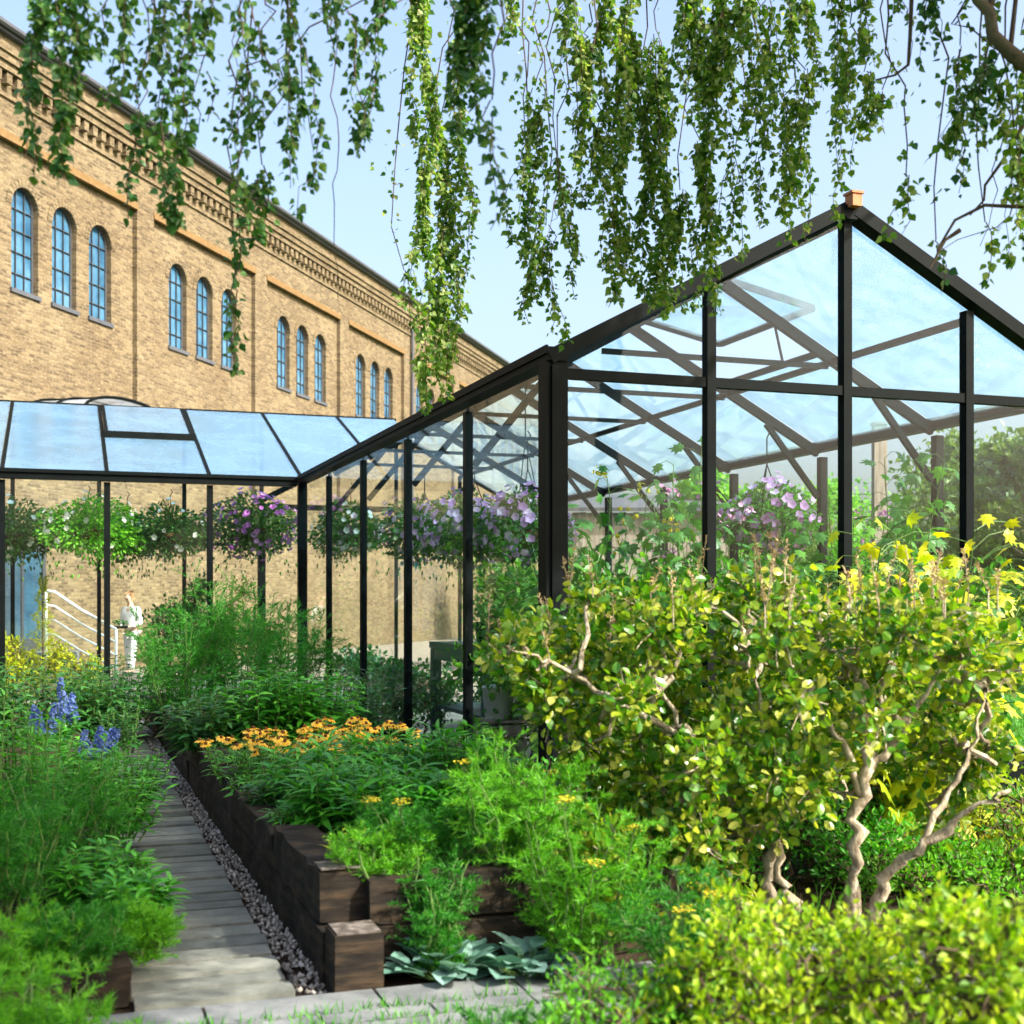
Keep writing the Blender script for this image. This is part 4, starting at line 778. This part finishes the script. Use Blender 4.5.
def delphinium(x, d, h, lab):
    o = thing('delphinium', lab, 'flowers', at(x, d, .12)); st, fo, fl = MB(), MB(), MB()
    for i in range(3):
        tip = np.array([U(-.13, .13), U(-.1, .1), h*U(.8, 1)]); pts = wobble((0, 0, 0), tip, 8, .03); st.tube(pts, np.linspace(.008, .003, 8), 5, False)
        n = 90; t = U(.68, 1.0, n); q = np.stack([np.interp(t*7, np.arange(8), pts[:,j]) for j in range(3)], 1); dr = rdir(n); dr[:,2] *= .3; q += nrm(dr)*(.045*(1.15-t)/.45)[:,None]
        fl = MB(); put(fl, q, rdir(n), dr, .03, .03, T_FLW); fl.build('flower_spike', M['bluefl'], o, local=True)
        n = 30; t = U(.05, .65, n); q = np.stack([np.interp(t*7, np.arange(8), pts[:,j]) for j in range(3)], 1); dr = rdir(n); dr[:,2] = np.abs(dr[:,2])*.4; q += dr*.05; put(fo, q, dr, np.tile([0, 0, 1.], (n, 1))+rdir(n)*.4, U(.08, .14, n), U(.08, .13, n), T_PALM)
    st.build('stems', M['stem'], o, local=True); fo.build('foliage', M['lance'], o, local=True)
delphinium(42, 9.8, .78, 'blue delphinium farthest left behind the bright green perennial'); delphinium(72, 10.4, .88, 'tallest blue delphinium spikes in the left bed'); delphinium(92, 9.6, .52, 'lowest blue delphinium nearest the boardwalk'); delphinium(104, 9.9, .58, 'small blue delphinium at the right end of the blue spikes')

# golden lobed-leaf plant and tall plants in front of and inside the gable
def climber(name, label, cat, loc, h, n, ll, mat, T=T_PALM, flw=None, spread=.12, stemr=.009, nst=1):
    o = thing(name, label, cat, loc); st, fo, fl = MB(), MB(), MB()
    for k in range(nst):
        hh = h*U(.75, 1) if k else h; tip = np.array([U(-.15, .15)*(1+k), U(-.12, .12)*(1+k), hh]); pts = wobble((0, 0, -.02), tip, 12, .06); st.tube(pts, np.linspace(stemr, .004, 12), 6, False)
        t = np.linspace(.12, 1.0, n); q = np.stack([np.interp(t*11, np.arange(12), pts[:,j]) for j in range(3)], 1); ga = np.arange(n)*2.2+U(0, 6); out = np.stack([np.cos(ga), np.sin(ga), U(.0, .6, n)], 1)
        e = q+out*spread*U(.6, 1.2, n)[:,None]
        for i in range(n): st.tube(np.array([q[i], (q[i]+e[i])/2+[0, 0, .03], e[i]]), .003, 3, False)
        dr = out*np.array([.6, .6, 0])+np.stack([np.zeros(n), np.zeros(n), U(-1.1, .1, n)], 1); z = out*np.array([1, 1, 0])+np.array([0, -.25, .55])+rng.normal(size=(n, 3))*.3; s_ = (1.1-.55*t)*U(.8, 1.15, n)
        put(fo, e, dr, z, ll*s_, ll*s_, T)
        if flw:
            m_ = 12; put(fl, tip+inball(m_)*.12, rdir(m_), rdir(m_), .05, .05, T_FLW)
    st.build('stems', M['stem'], o, local=True); fo.build('foliage', M[mat], o, local=True)
    if fl.n: fl.build('flowers', M[flw], o, local=True)
    return o
climber('golden_leaf_plant', 'bright yellow plant with large lobed leaves rising above the shrub', 'plant', at(908, 7.7, 0), 2.0, 48, .23, 'golden', nst=10, spread=.24)
climber('golden_leaf_plant', 'smaller yellow lobed leaf plant just left of the gable right post', 'plant', at(868, 8.1, 0), 1.85, 36, .21, 'golden', nst=6, spread=.2)
for (u, s, h, n, ll, fw, lab) in ((.45, 1.0, 2.45, 16, .26, None, 'big leaved climbing plant beside the greenhouse corner post'), (1.0, 1.6, 2.7, 18, .24, 'umbel', 'tall climbing plant with a yellow bloom behind the first gable pane'), (1.65, .9, 2.9, 20, .26, None, 'tallest thin climbing plant behind the second gable pane'), (2.15, 1.5, 2.6, 18, .24, 'pinkish', 'leafy climbing plant with pink blooms left of the middle gable post'),
        (3.0, .8, 2.4, 18, .26, None, 'broad leaved plant just right of the middle gable post'), (3.55, .9, 2.85, 20, .26, None, 'sunlit climbing plant reaching the gable rail at the right'), (4.2, 1.3, 2.6, 18, .26, None, 'leafy plant behind the last gable pane'), (4.5, 2.6, 2.5, 18, .24, 'pinkish', 'leafy plant with pink bloom by the right hand glass wall'), (2.7, 3.4, 2.5, 18, .26, None, 'dark leafy plant in the middle of the greenhouse floor'), (1.5, 3.0, 2.3, 18, .24, None, 'leafy plant between workbench and gable')):
    climber('climbing_plant', lab, 'plant', L(u, s, .02), h, int(n*1.5), ll*1.1, 'bigleaf', flw=fw, nst=5, spread=.16)
for (u, s, lab) in ((1.1, .6, 'leafy undergrowth bush low behind the first gable panes'), (2.4, .7, 'leafy bush low behind the middle of the gable'), (3.9, .7, 'leafy bush low behind the right part of the gable'), (.7, 2.4, 'leafy bush behind the corner post inside the greenhouse'), (3.2, 2.0, 'leafy bush under the pink hanging basket'), (2.2, 5.6, 'leafy bush in the middle of the greenhouse floor'), (4.5, 2.4, 'leafy bush by the first right wall post'), (4.4, 5.0, 'leafy bush halfway along the right glass wall'), (4.3, 8.5, 'leafy bush far along the right glass wall')):
    p = L(u, s); cl = [(U(-.55, .55), U(-.4, .4), U(.2, 1.85), U(.18, .3)) for _ in range(28)]
    shrub('leafy_bush', lab, 'bush', (p[0], p[1], .0), cl, 110, .085, .055, 'bigleaf', [([(0, 0, 0), (.05, 0, .5), (0, .05, 1.1)], .02)], 'twig', T=T_RND, tr=.012)

# hanging baskets
def basket(u, s, zc, r, mat, lab, green='baskgreen', nf=150, hook=3.3, trail=1.0, fs=.10):
    r *= 1.16; nf = int(nf*1.2); p = L(u, s, zc); o = thing('hanging_basket', lab, 'hanging basket', p, 'hanging baskets in the greenhouse')
    b = MB(); b.lathe([(.02, -.24), (.12, -.21), (.19, -.12), (.22, 0), (.20, .0), (.0, -.02)], (0, 0, 0), 16); b.build('bowl', M['coir'], o, True, local=True)
    b = MB(); hz = hook-zc
    for k in range(3): b.tube(np.array([[.21*math.cos(2.1*k), .21*math.sin(2.1*k), 0], [0, 0, hz*.62]]), .006, 4, False)
    b.tube(np.array([[0, 0, hz*.6], [0, 0, hz-.1], [.03, 0, hz-.04], [.0, 0, hz]]), .007, 5, False); b.build('hanger', M['frame'], o, local=True)
    fo, fl = MB(), MB(); n = int(1700*(r/.45)**2); q = inball(n, 1.9)*np.array([r, r, r*.72*trail])+np.array([0, 0, .02]); dr = nrm(q+rdir(n)*.3*r); dr[:,2] -= .25; ph = U(0, 6.3, 4)
    def lop(v):
        a_ = np.arctan2(v[:,1], v[:,0]); k_ = 1+.16*np.sin(2*a_+ph[0])+.13*np.sin(3*a_+ph[1]+4*v[:,2])+.1*np.sin(9*v[:,2]+ph[2]); return v*np.stack([k_, k_, .9+.35*np.sin(a_+ph[3])*.6+0*k_], 1)
    q = lop(q)
    put(fo, q, dr, rdir(n)+[0, 0, .6], U(.045, .085, n), U(.03, .055, n), T_DIA)
    n = 60; a = U(0, 6.3, n); rr = r*U(.5, 1.0, n); q = np.stack([rr*np.cos(a), rr*np.sin(a), -r*trail*U(.3, 1.05, n)], 1); put(fo, q, np.stack([np.cos(a)*.2, np.sin(a)*.2, -np.ones(n)], 1), rdir(n), U(.05, .1, n), .035, T_DIA)
    d_ = rdir(nf); q = d_*np.array([r, r, r*.78*trail])*U(.86, 1.08, nf)[:,None]+np.array([0, 0, .04]); q = lop(q); yy = np.cross(d_, rdir(nf)); zz = d_+np.array([0, 0, .15]); fsz = fs*U(.7, 1.1, nf)
    if nf <= 95:
        for k in range(nf):
            f1 = MB(); put(f1, q[k:k+1], yy[k:k+1], zz[k:k+1], fsz[k:k+1], fsz[k:k+1], T_FLW); f1.build('flower', M[mat], o, local=True)
    else:
        put(fl, q, yy, zz, fsz, fsz, T_FLW); kind(fl.build('flowers', M[mat], o, local=True), 'stuff')
    fo.build('foliage', M[green], o, local=True)
for a in ((-.62, 11.3, 2.72, .60, 'purple', 'hanging basket of bright purple petunias inside the wing beside its corner post', 'baskgreen', 190), (-1.85, 11.5, 2.62, .52, 'whitefl', 'dark green hanging basket with few white flowers left of the purple one in the wing', 'baskgreen', 34),
          (-2.45, 12.2, 2.6, .50, 'whitefl', 'hanging basket right behind the middle wing post with trailing leaves', 'baskgreen', 30), (-3.05, 11.3, 2.65, .58, 'whitefl', 'bushy pale green hanging basket with white flowers left of the middle wing post', 'fernlight', 60), (-4.15, 11.8, 2.6, .55, 'whitefl', 'hanging basket with one pale rose bloom at the left end of the wing', 'baskgreen', 26),
          (.55, 9.6, 2.6, .50, 'whitefl', 'hanging basket with white blooms just right of the wing corner post', 'baskgreen', 60), (1.0, 7.2, 2.48, .50, 'lilac', 'shaded hanging basket with sparse lilac blooms between the side wall posts', 'baskgreen', 110), (.95, 4.9, 2.38, .50, 'lilac', 'hanging basket of lilac petunias in the middle of the side wall', 'baskgreen', 230), (1.0, 3.3, 2.30, .44, 'lilac', 'hanging basket of pale lilac petunias next to the big corner post', 'baskgreen', 220),
          (3.15, 2.3, 2.35, .46, 'pinkish', 'hanging basket of pink flowers behind the middle of the gable', 'bigleaf', 190)):
    u, s, z, r, mt, lab, gm, nf = a; basket(u, s, z, r, mt, lab, gm, nf)
for (u, s, z, lab) in ((1.3, 4.2, 2.35, 'trailing lilac petunias hanging high under the side eave'),):
    basket(u, s, z, .42, 'lilac', lab, 'baskgreen', 110, hook=3.95)

# golden plants in the wing
p = at(43, 19.3); o = thing('golden_conifer', 'slim golden conifer standing inside the wing', 'conifer', p); b, f = MB(), MB()
b.tube([(0, 0, 0), (0, 0, 1.9)], [.02, .005], 6); n = 2600; t = rng.random(n)**1.3; a = U(0, 6.3, n); rr = (.04+.34*(1-t))*np.sqrt(rng.random(n))*(.65+.35*np.sin(t*40)); q = np.stack([rr*np.cos(a), rr*np.sin(a), .15+t*1.8], 1)
put(f, q, np.stack([np.cos(a), np.sin(a), .3+0*a], 1), rdir(n), U(.03, .06, n), .014, T_DIA); b.build('trunk', M['twig'], o, local=True); f.build('foliage', M['golden'], o, local=True)
for (x, d, tp2, wpx, lab) in ((66, 19.0, 640, 70, 'low golden bush at the foot of the slim conifer'), (8, 19.2, 622, 50, 'golden leaved bush at the left end of the wing')):
    bushbox('golden_shrub', lab, 'shrub', x, d, tp2, wpx, 'golden', 26, 120, .07, .035, rr=(.13, .2), dd=.4)
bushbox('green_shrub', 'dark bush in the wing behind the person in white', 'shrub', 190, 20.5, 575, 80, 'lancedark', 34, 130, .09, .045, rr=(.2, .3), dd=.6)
bushbox('green_shrub', 'green bush standing inside the wing near its corner', 'shrub', 240, 20.3, 585, 90, 'fernlight', 34, 130, .09, .03, rr=(.18, .28), dd=.6)

# workbench, bucket, crate, pots
wb = thing('workbench', 'dark green potting bench behind the side wall glass', 'bench', L(.85, 4.1, 0))
def wbp(n_, c, sx, sy, sz, mt='benchgreen'): b = MB(); b.box(c, sx, sy, sz, [EU3, ES3, zax]); b.build(n_, M[mt], wb)
wbp('bench_top', L(.85, 4.1, 1.1), .75, 2.0, .07); wbp('shelf', L(.85, 4.1, .42), .65, 1.9, .04)
for (u, s) in ((.53, 3.18), (1.17, 3.18), (.53, 5.02), (1.17, 5.02)): wbp('leg', L(u, s, .53), .1, .1, 1.06)
wbp('apron', L(.5, 4.1, 1.0), .03, 1.7, .12)
cr = thing('crate', 'dark wooden crate standing under the white bucket', 'crate', L(.5, 2.75, 0))
for k in range(3):
    b = MB(); z = .09+.14*k
    for (du, ds, sx, sy) in ((-.2, 0, .02, .46), (.2, 0, .02, .46), (0, -.22, .378, .02), (0, .22, .378, .02)): b.box(L(.5+du, 2.75+ds, z), sx, sy, .11, [EU3, ES3, zax])
    b.build('slat_ring', M['wood'], cr)
b = MB(); b.box(L(.5, 2.75, .455), .42, .46, .02, [EU3, ES3, zax]); b.build('lid', M['wood'], cr)
bk = thing('bucket', 'white bucket standing on the crate behind the glass', 'bucket', L(.5, 2.75, .465))
b = MB(); b.lathe([(0, .005), (.12, .005), (.16, .30), (.172, .30), (.172, .32), (.15, .32), (.115, .03), (0, .03)], (0, 0, 0), 20); b.build('body', M['white'], bk, True, local=True)
b = MB(); b.tube([(.17*math.cos(t), .05, .29-.12*math.sin(t)) for t in np.linspace(0, math.pi, 12)], .006, 5); b.build('handle', M['frame'], bk, local=True)
for (u, s, z, r, h, mt, lab) in ((.8, 3.5, 1.14, .10, .18, 'terracotta', 'terracotta pot with seedlings on the near end of the bench'), (.9, 4.4, 1.14, .11, .2, 'frame', 'dark pot with leafy plant on the middle of the bench'), (1.0, 3.95, .445, .14, .22, 'white', 'pale pot with pink flowers on the bench shelf')):
    o = thing('potted_plant', lab, 'pot', L(u, s, z)); b = MB(); b.lathe([(0, 0), (r*.7, 0), (r, h), (r*1.08, h), (r*1.08, h+.02), (r*.9, h+.02), (r*.85, h-.02), (0, h-.02)], (0, 0, 0), 16); b.build('pot', M[mt], o, True, local=True)
    f = MB(); n = 90; q = inball(n)*[.16, .16, .14]+[0, 0, h+.14]; put(f, q, rdir(n)+[0, 0, .4], rdir(n)+[0, 0, .8], .07, .04, T_RND); f.build('foliage', M['bigleaf'], o, local=True)
    f = MB(); 
    for k in range(7): f.tube(np.array([[0, 0, h-.02], q[k]]), .003, 3, False)
    f.build('stems', M['stem'], o, local=True)
    if mt == 'white': f = MB(); n = 26; put(f, inball(n)*[.16, .16, .08]+[0, 0, h+.24], rdir(n), rdir(n)+[0, -.5, .8], .045, .045, T_FLW); f.build('flowers', M['pinkish'], o, local=True)

for (u, s, lab) in ((.55, 5.6, 'dark leafy floor plants behind the glass left of the bench'), (.6, 7.4, 'dark leafy floor plants behind the second side pane from the wing'), (.6, 9.2, 'dark leafy floor plants in the corner by the wing'), (1.9, 6.5, 'dark leafy plants on the floor beyond the bench'), (1.3, 2.0, 'dark leafy plants beside the crate and bucket')):
    p = L(u, s); cl = [(U(-.35, .35), U(-.7, .7), U(.12, .75), U(.15, .26)) for _ in range(18)]
    shrub('leafy_bush', lab, 'bush', (p[0], p[1], .0), cl, 120, .08, .045, 'lancedark', [([(0, 0, 0), (.05, 0, .3), (0, .05, .6)], .015)], 'twig', T=T_RND, tr=.012)
# ------------------------------------------------------------------ person in white
def skinmesh(name, verts, edges, rads, mat, parent, sub=2, root=0):
    me = bpy.data.meshes.new(name); me.from_pydata([tuple(v) for v in verts], edges, []); o = bpy.data.objects.new(name, me); COL.objects.link(o)
    bm = bmesh.new(); bm.from_mesh(me); ly = bm.verts.layers.skin.verify(); bm.verts.ensure_lookup_table()
    for v, r in zip(bm.verts, rads):
        v[ly].radius = (r, r) if np.isscalar(r) else r; v[ly].use_root = (v.index == root)
    bm.to_mesh(me); bm.free()
    md = o.modifiers.new('skin', 'SKIN'); md.use_smooth_shade = True; sb = o.modifiers.new('sub', 'SUBSURF'); sb.levels = sub; sb.render_levels = sub
    dg = bpy.context.evaluated_depsgraph_get(); nm = bpy.data.meshes.new_from_object(o.evaluated_get(dg)); o.modifiers.clear(); o.data = nm; nm.materials.clear(); nm.materials.append(mat)
    o.parent = parent; return o
pl = at(131, 27.4, 0)
pe = thing('person', 'person in white shirt and white trousers standing by the brick wall behind the glass wing', 'person', pl, rz=R(-25))
V, E, Rr = [], [], []
def jt(p, r, par=None):
    V.append(p); Rr.append(r); i = len(V)-1
    if par is not None: E.append((par, i))
    return i
pel = jt((0, 0, .95), (.14, .10)); sp1 = jt((0, .0, 1.15), (.125, .09), pel); ch = jt((0, -.01, 1.34), (.155, .10), sp1); nb = jt((0, -.01, 1.46), .06, ch); nk = jt((0, -.03, 1.53), .052, nb)
h1 = jt((0, -.055, 1.59), (.068, .08), nk); h2 = jt((0, -.06, 1.67), (.076, .095), h1); h3 = jt((0, -.05, 1.745), (.05, .06), h2); jt((0, -.165, 1.645), .012, h2)
for sx in (-1, 1):
    s1 = jt((.175*sx, -.01, 1.41), .056, ch); e1 = jt((.25*sx, .03, 1.13), .042, s1); w1 = jt((.16*sx, -.2, 1.04), .028, e1); pm = jt((.135*sx, -.27, 1.03), (.03, .017), w1)
    jt((.10*sx, -.24, 1.055), .009, w1)
    for k in range(4):
        f1 = jt(((.135+.02*(k-1.5))*sx, -.315+.006*abs(k-1.5), 1.025), .009, pm); jt(((.125+.018*(k-1.5))*sx, -.34+.008*abs(k-1.5), .995), .007, f1)
    k1 = jt((.095*sx, 0, .88), .085, pel); k2 = jt((.11*sx, -.05*sx-.02, .49), .056, k1); an = jt((.11*sx, -.02-.10*sx, .09), .036, k2); jt((.12*sx, -.16-.10*sx, .035), .03, an)
skinmesh('body', V, E, Rr, M['skin'], pe)
V, E, Rr = [], [], []
c0 = jt((0, 0, .90), (.165, .125)); c1 = jt((0, 0, 1.15), (.15, .115), c0); c2 = jt((0, -.01, 1.34), (.18, .142), c1); jt((0, -.01, 1.44), (.09, .075), c2)
for sx in (-1, 1): s1 = jt((.18*sx, -.01, 1.405), .075, c2); e1 = jt((.255*sx, .03, 1.13), .062, s1); jt((.175*sx, -.175, 1.045), .042, e1)
skinmesh('shirt', V, E, Rr, M['cloth'], pe)
V, E, Rr = [], [], []
c0 = jt((0, 0, .97), (.155, .118))
for sx in (-1, 1): a = jt((.095*sx, 0, .87), .10, c0); k2 = jt((.11*sx, -.05*sx-.02, .49), .073, a); jt((.11*sx, -.02-.10*sx, .11), .062, k2)
skinmesh('trousers', V, E, Rr, M['cloth'], pe)
for sx in (-1, 1): skinmesh('shoe', [(.11*sx, .03-.10*sx, .045), (.12*sx, -.08-.10*sx, .045), (.125*sx, -.19-.10*sx, .035)], [(0, 1), (1, 2)], [.045, .047, .036], M['shoe'], pe)
skinmesh('hair', [(0, -.005, 1.62), (0, -.015, 1.69), (0, -.04, 1.735)], [(0, 1), (1, 2)], [(.07, .05), (.084, .075), (.066, .07)], M['hair'], pe, 2, 1)
for sx in (-1, 1): b = MB(); b.lathe([(0, -.008), (.008, 0), (0, .008)], (.032*sx, -.145, 1.675), 8); b.build('eye', M['shoe'], pe, True, local=True)
rp = np.array([math.cos(R(-25)), math.sin(R(-25))]); tx = pl + np.array([.34*math.sin(R(-25)), -.34*math.cos(R(-25)), 0])
o = thing('plant_tray', 'dark tray of small striped plants held by the person in white', 'tray', (tx[0], tx[1], 1.0)); b = MB(); b.box((0, 0, .03), .36, .2, .05); b.build('tray', M['frame'], o, local=True)
f = MB(); n = 120; put(f, inball(n)*[.17, .1, .07]+[0, 0, .11], rdir(n)+[0, 0, .7], rdir(n), .06, .03, T_DIA); f.build('foliage', M['lancedark'], o, local=True)

# ------------------------------------------------------------------ trees beyond, lawn grass
def tree(name, label, loc, h, r, n, mat, ll=.16, trunk_r=.14, zb=.25, grp='trees beyond the lawn'):
    o = thing(name, label, 'tree', loc, grp); b = MB(); pts = wobble((0, 0, -.05), (U(-.3, .3), U(-.3, .3), h*.8), 10, .3); b.tube(pts, np.linspace(trunk_r, trunk_r*.3, 10), 8)
    f = MB(); nc = 40
    for _ in range(nc):
        t = rng.random(); a = U(0, 6.3); z = h*(zb+(1-zb)*t); rr = r*(math.sin(math.pi*min(1, .18+.82*t))**.6)*math.sqrt(rng.random()); c = np.array([rr*math.cos(a), rr*math.sin(a), z-.2])
        b.tube(wobble(pts[min(9, int(t*9))], c, 4, .1), [.05, .035, .02, .01], 4, False); k = n//nc; q = inball(k)*U(.4, .75)*r*.5+c; put(f, q, rdir(k)+[0, 0, -.2], rdir(k)+[0, 0, .5], ll*U(.7, 1.2, k), ll*.7, T_DIA)
    b.build('trunk', M['bark'], o, local=True); f.build('crown', M[mat], o, local=True)
for (x, d, h, r, mt, lab) in ((1010, 24, 4.6, 1.7, 'treeleaf', 'rounded tree on the lawn right of the gable'), (950, 29, 5.2, 2.0, 'treeleaf', 'green tree behind the last gable pane'), (830, 38, 5.0, 2.4, 'fernlight', 'pale green tree left of the tall weathered post'), (900, 42, 4.6, 2.4, 'treeleaf', 'distant tree behind the tall weathered post'), (760, 34, 4.4, 2.2, 'treeleaf', 'tree behind the pink hanging basket'), (705, 30, 4.6, 1.7, 'fernlight', 'pale leaved tree beside the plank shed'), (1090, 22, 5.0, 2.0, 'treeleaf', 'tree at the right edge of the lawn'), (1040, 40, 6, 3, 'treeleaf', 'large tree far back at the right edge'), (990, 46, 4.2, 3.0, 'treeleaf', 'wide low tree far across the lawn')):
    tree('lawn_tree', lab, at(x, d), h, r, 5200, mt)
hd = thing('hedge', 'clipped green hedge across the far end of the lawn', 'hedge', (14, 52, 0)); b = MB(); n = 16000
q = np.stack([U(-2, 40, n), U(50.5, 52.5, n), 3.0*rng.random(n)**.5*(1+.15*np.sin(U(0, 60, n)))], 1); put(b, q, rdir(n)+[0, -.3, .3], rdir(n), U(.15, .3, n), U(.1, .2, n), T_DIA); b.build('foliage', M['treeleaf'], hd)
b = MB()
for x in np.arange(-1, 40, 1.5): b.tube([(x, 51.5, 0), (x+.1, 51.5, 2.2)], .05, 5, False)
b.build('stems', M['twig'], hd)
n = 26000; Y = 7.6+U(0, 1, n)**1.6*16; X = Y*U(.30, .50, n)+.4; h = U(.04, .11, n); g = MB(); put(g, np.stack([X, Y, -.012+0*X], 1), np.stack([U(-.4, .4, n), U(-.4, .4, n), np.ones(n)], 1), rdir(n), h, .006+.0004*Y, T_BLADE); kind(g.build('grass', M['grass']), 'stuff')
n = 5000; pu = U(-7.5, 6, n); ps = U(-7, -.5, n); keep = ~((pu > -3.9) & (pu < 1.2) & (ps < -3.7) & (ps > -4.8)) & ~((pu > -3.5) & (pu < -2.4)) & ~((pu < -.3) & (pu > -2.5) & (ps > -3.8)) & ~((pu < -3.3) & (ps > -3.8))
pts = np.array([L(a, c, -.004) for a, c in zip(pu[keep], ps[keep])]); n = len(pts); g = MB(); put(g, pts, np.stack([U(-.5, .5, n), U(-.5, .5, n), np.ones(n)], 1), rdir(n), U(.05, .16, n), .010, T_BLADE); n = 2200; pts = np.array([L(-2.55+.75*math.sin(.0021*k*7)+U(-.45, .45), -3.78-[.26, .40, .54, .70, 1.0][k % 5]+U(-.03, .03), .01) for k in range(n)]); pts = np.vstack([pts, np.array([L(U(-3.1, -1.6), U(-4.85, -4.25), .01) for _ in range(500)])]); n = len(pts)
put(g, pts, np.stack([U(-.6, .6, n), U(-.6, .6, n), np.ones(n)], 1), rdir(n), U(.02, .085, n), .007, T_BLADE)
kind(g.build('weeds', M['grass']), 'stuff')

# ------------------------------------------------------------------ light, sky, camera
SAZ, SEL = 118.0, 40.0
w = bpy.data.worlds.new('World'); S.world = w; w.use_nodes = True; nt = w.node_tree
sk = nt.nodes.new('ShaderNodeTexSky'); sk.sky_type = 'NISHITA'; sk.sun_disc = False; sk.sun_elevation = R(SEL); sk.sun_rotation = R(SAZ); sk.air_density = 1.0; sk.dust_density = 6.5; sk.ozone_density = 1.0
nt.links.new(sk.outputs[0], nt.nodes['Background'].inputs[0]); nt.nodes['Background'].inputs[1].default_value = .15
sl = bpy.data.lights.new('sun', 'SUN'); sl.energy = 3.5; sl.angle = R(.53); sl.color = (1, .95, .86); so = bpy.data.objects.new('sun', sl); COL.objects.link(so)
dv = Vector((math.sin(R(SAZ))*math.cos(R(SEL)), math.cos(R(SAZ))*math.cos(R(SEL)), math.sin(R(SEL)))); so.rotation_euler = dv.to_track_quat('Z', 'Y').to_euler(); so.location = dv*60
cm = bpy.data.cameras.new('camera'); cm.sensor_width = 36; cm.lens = F_PX/1024*36; cm.shift_y = (HZ-512)/1024; cm.clip_end = 2000; cm.clip_start = .05
cm.dof.use_dof = True; cm.dof.focus_distance = 10.5; cm.dof.aperture_fstop = 2.8
co = bpy.data.objects.new('camera', cm); COL.objects.link(co); co.location = (0, 0, EYE); co.rotation_euler = (R(90), 0, 0); S.camera = co
S.view_settings.view_transform = 'Standard'; S.view_settings.look = 'None'; S.view_settings.exposure = 1.6; S.view_settings.gamma = 1
cy = S.cycles; cy.use_denoising = True; cy.max_bounces = 10; cy.diffuse_bounces = 4; cy.glossy_bounces = 3; cy.transmission_bounces = 4; cy.transparent_max_bounces = 40
cy.sample_clamp_indirect = 6.0; cy.caustics_reflective = False; cy.caustics_refractive = False
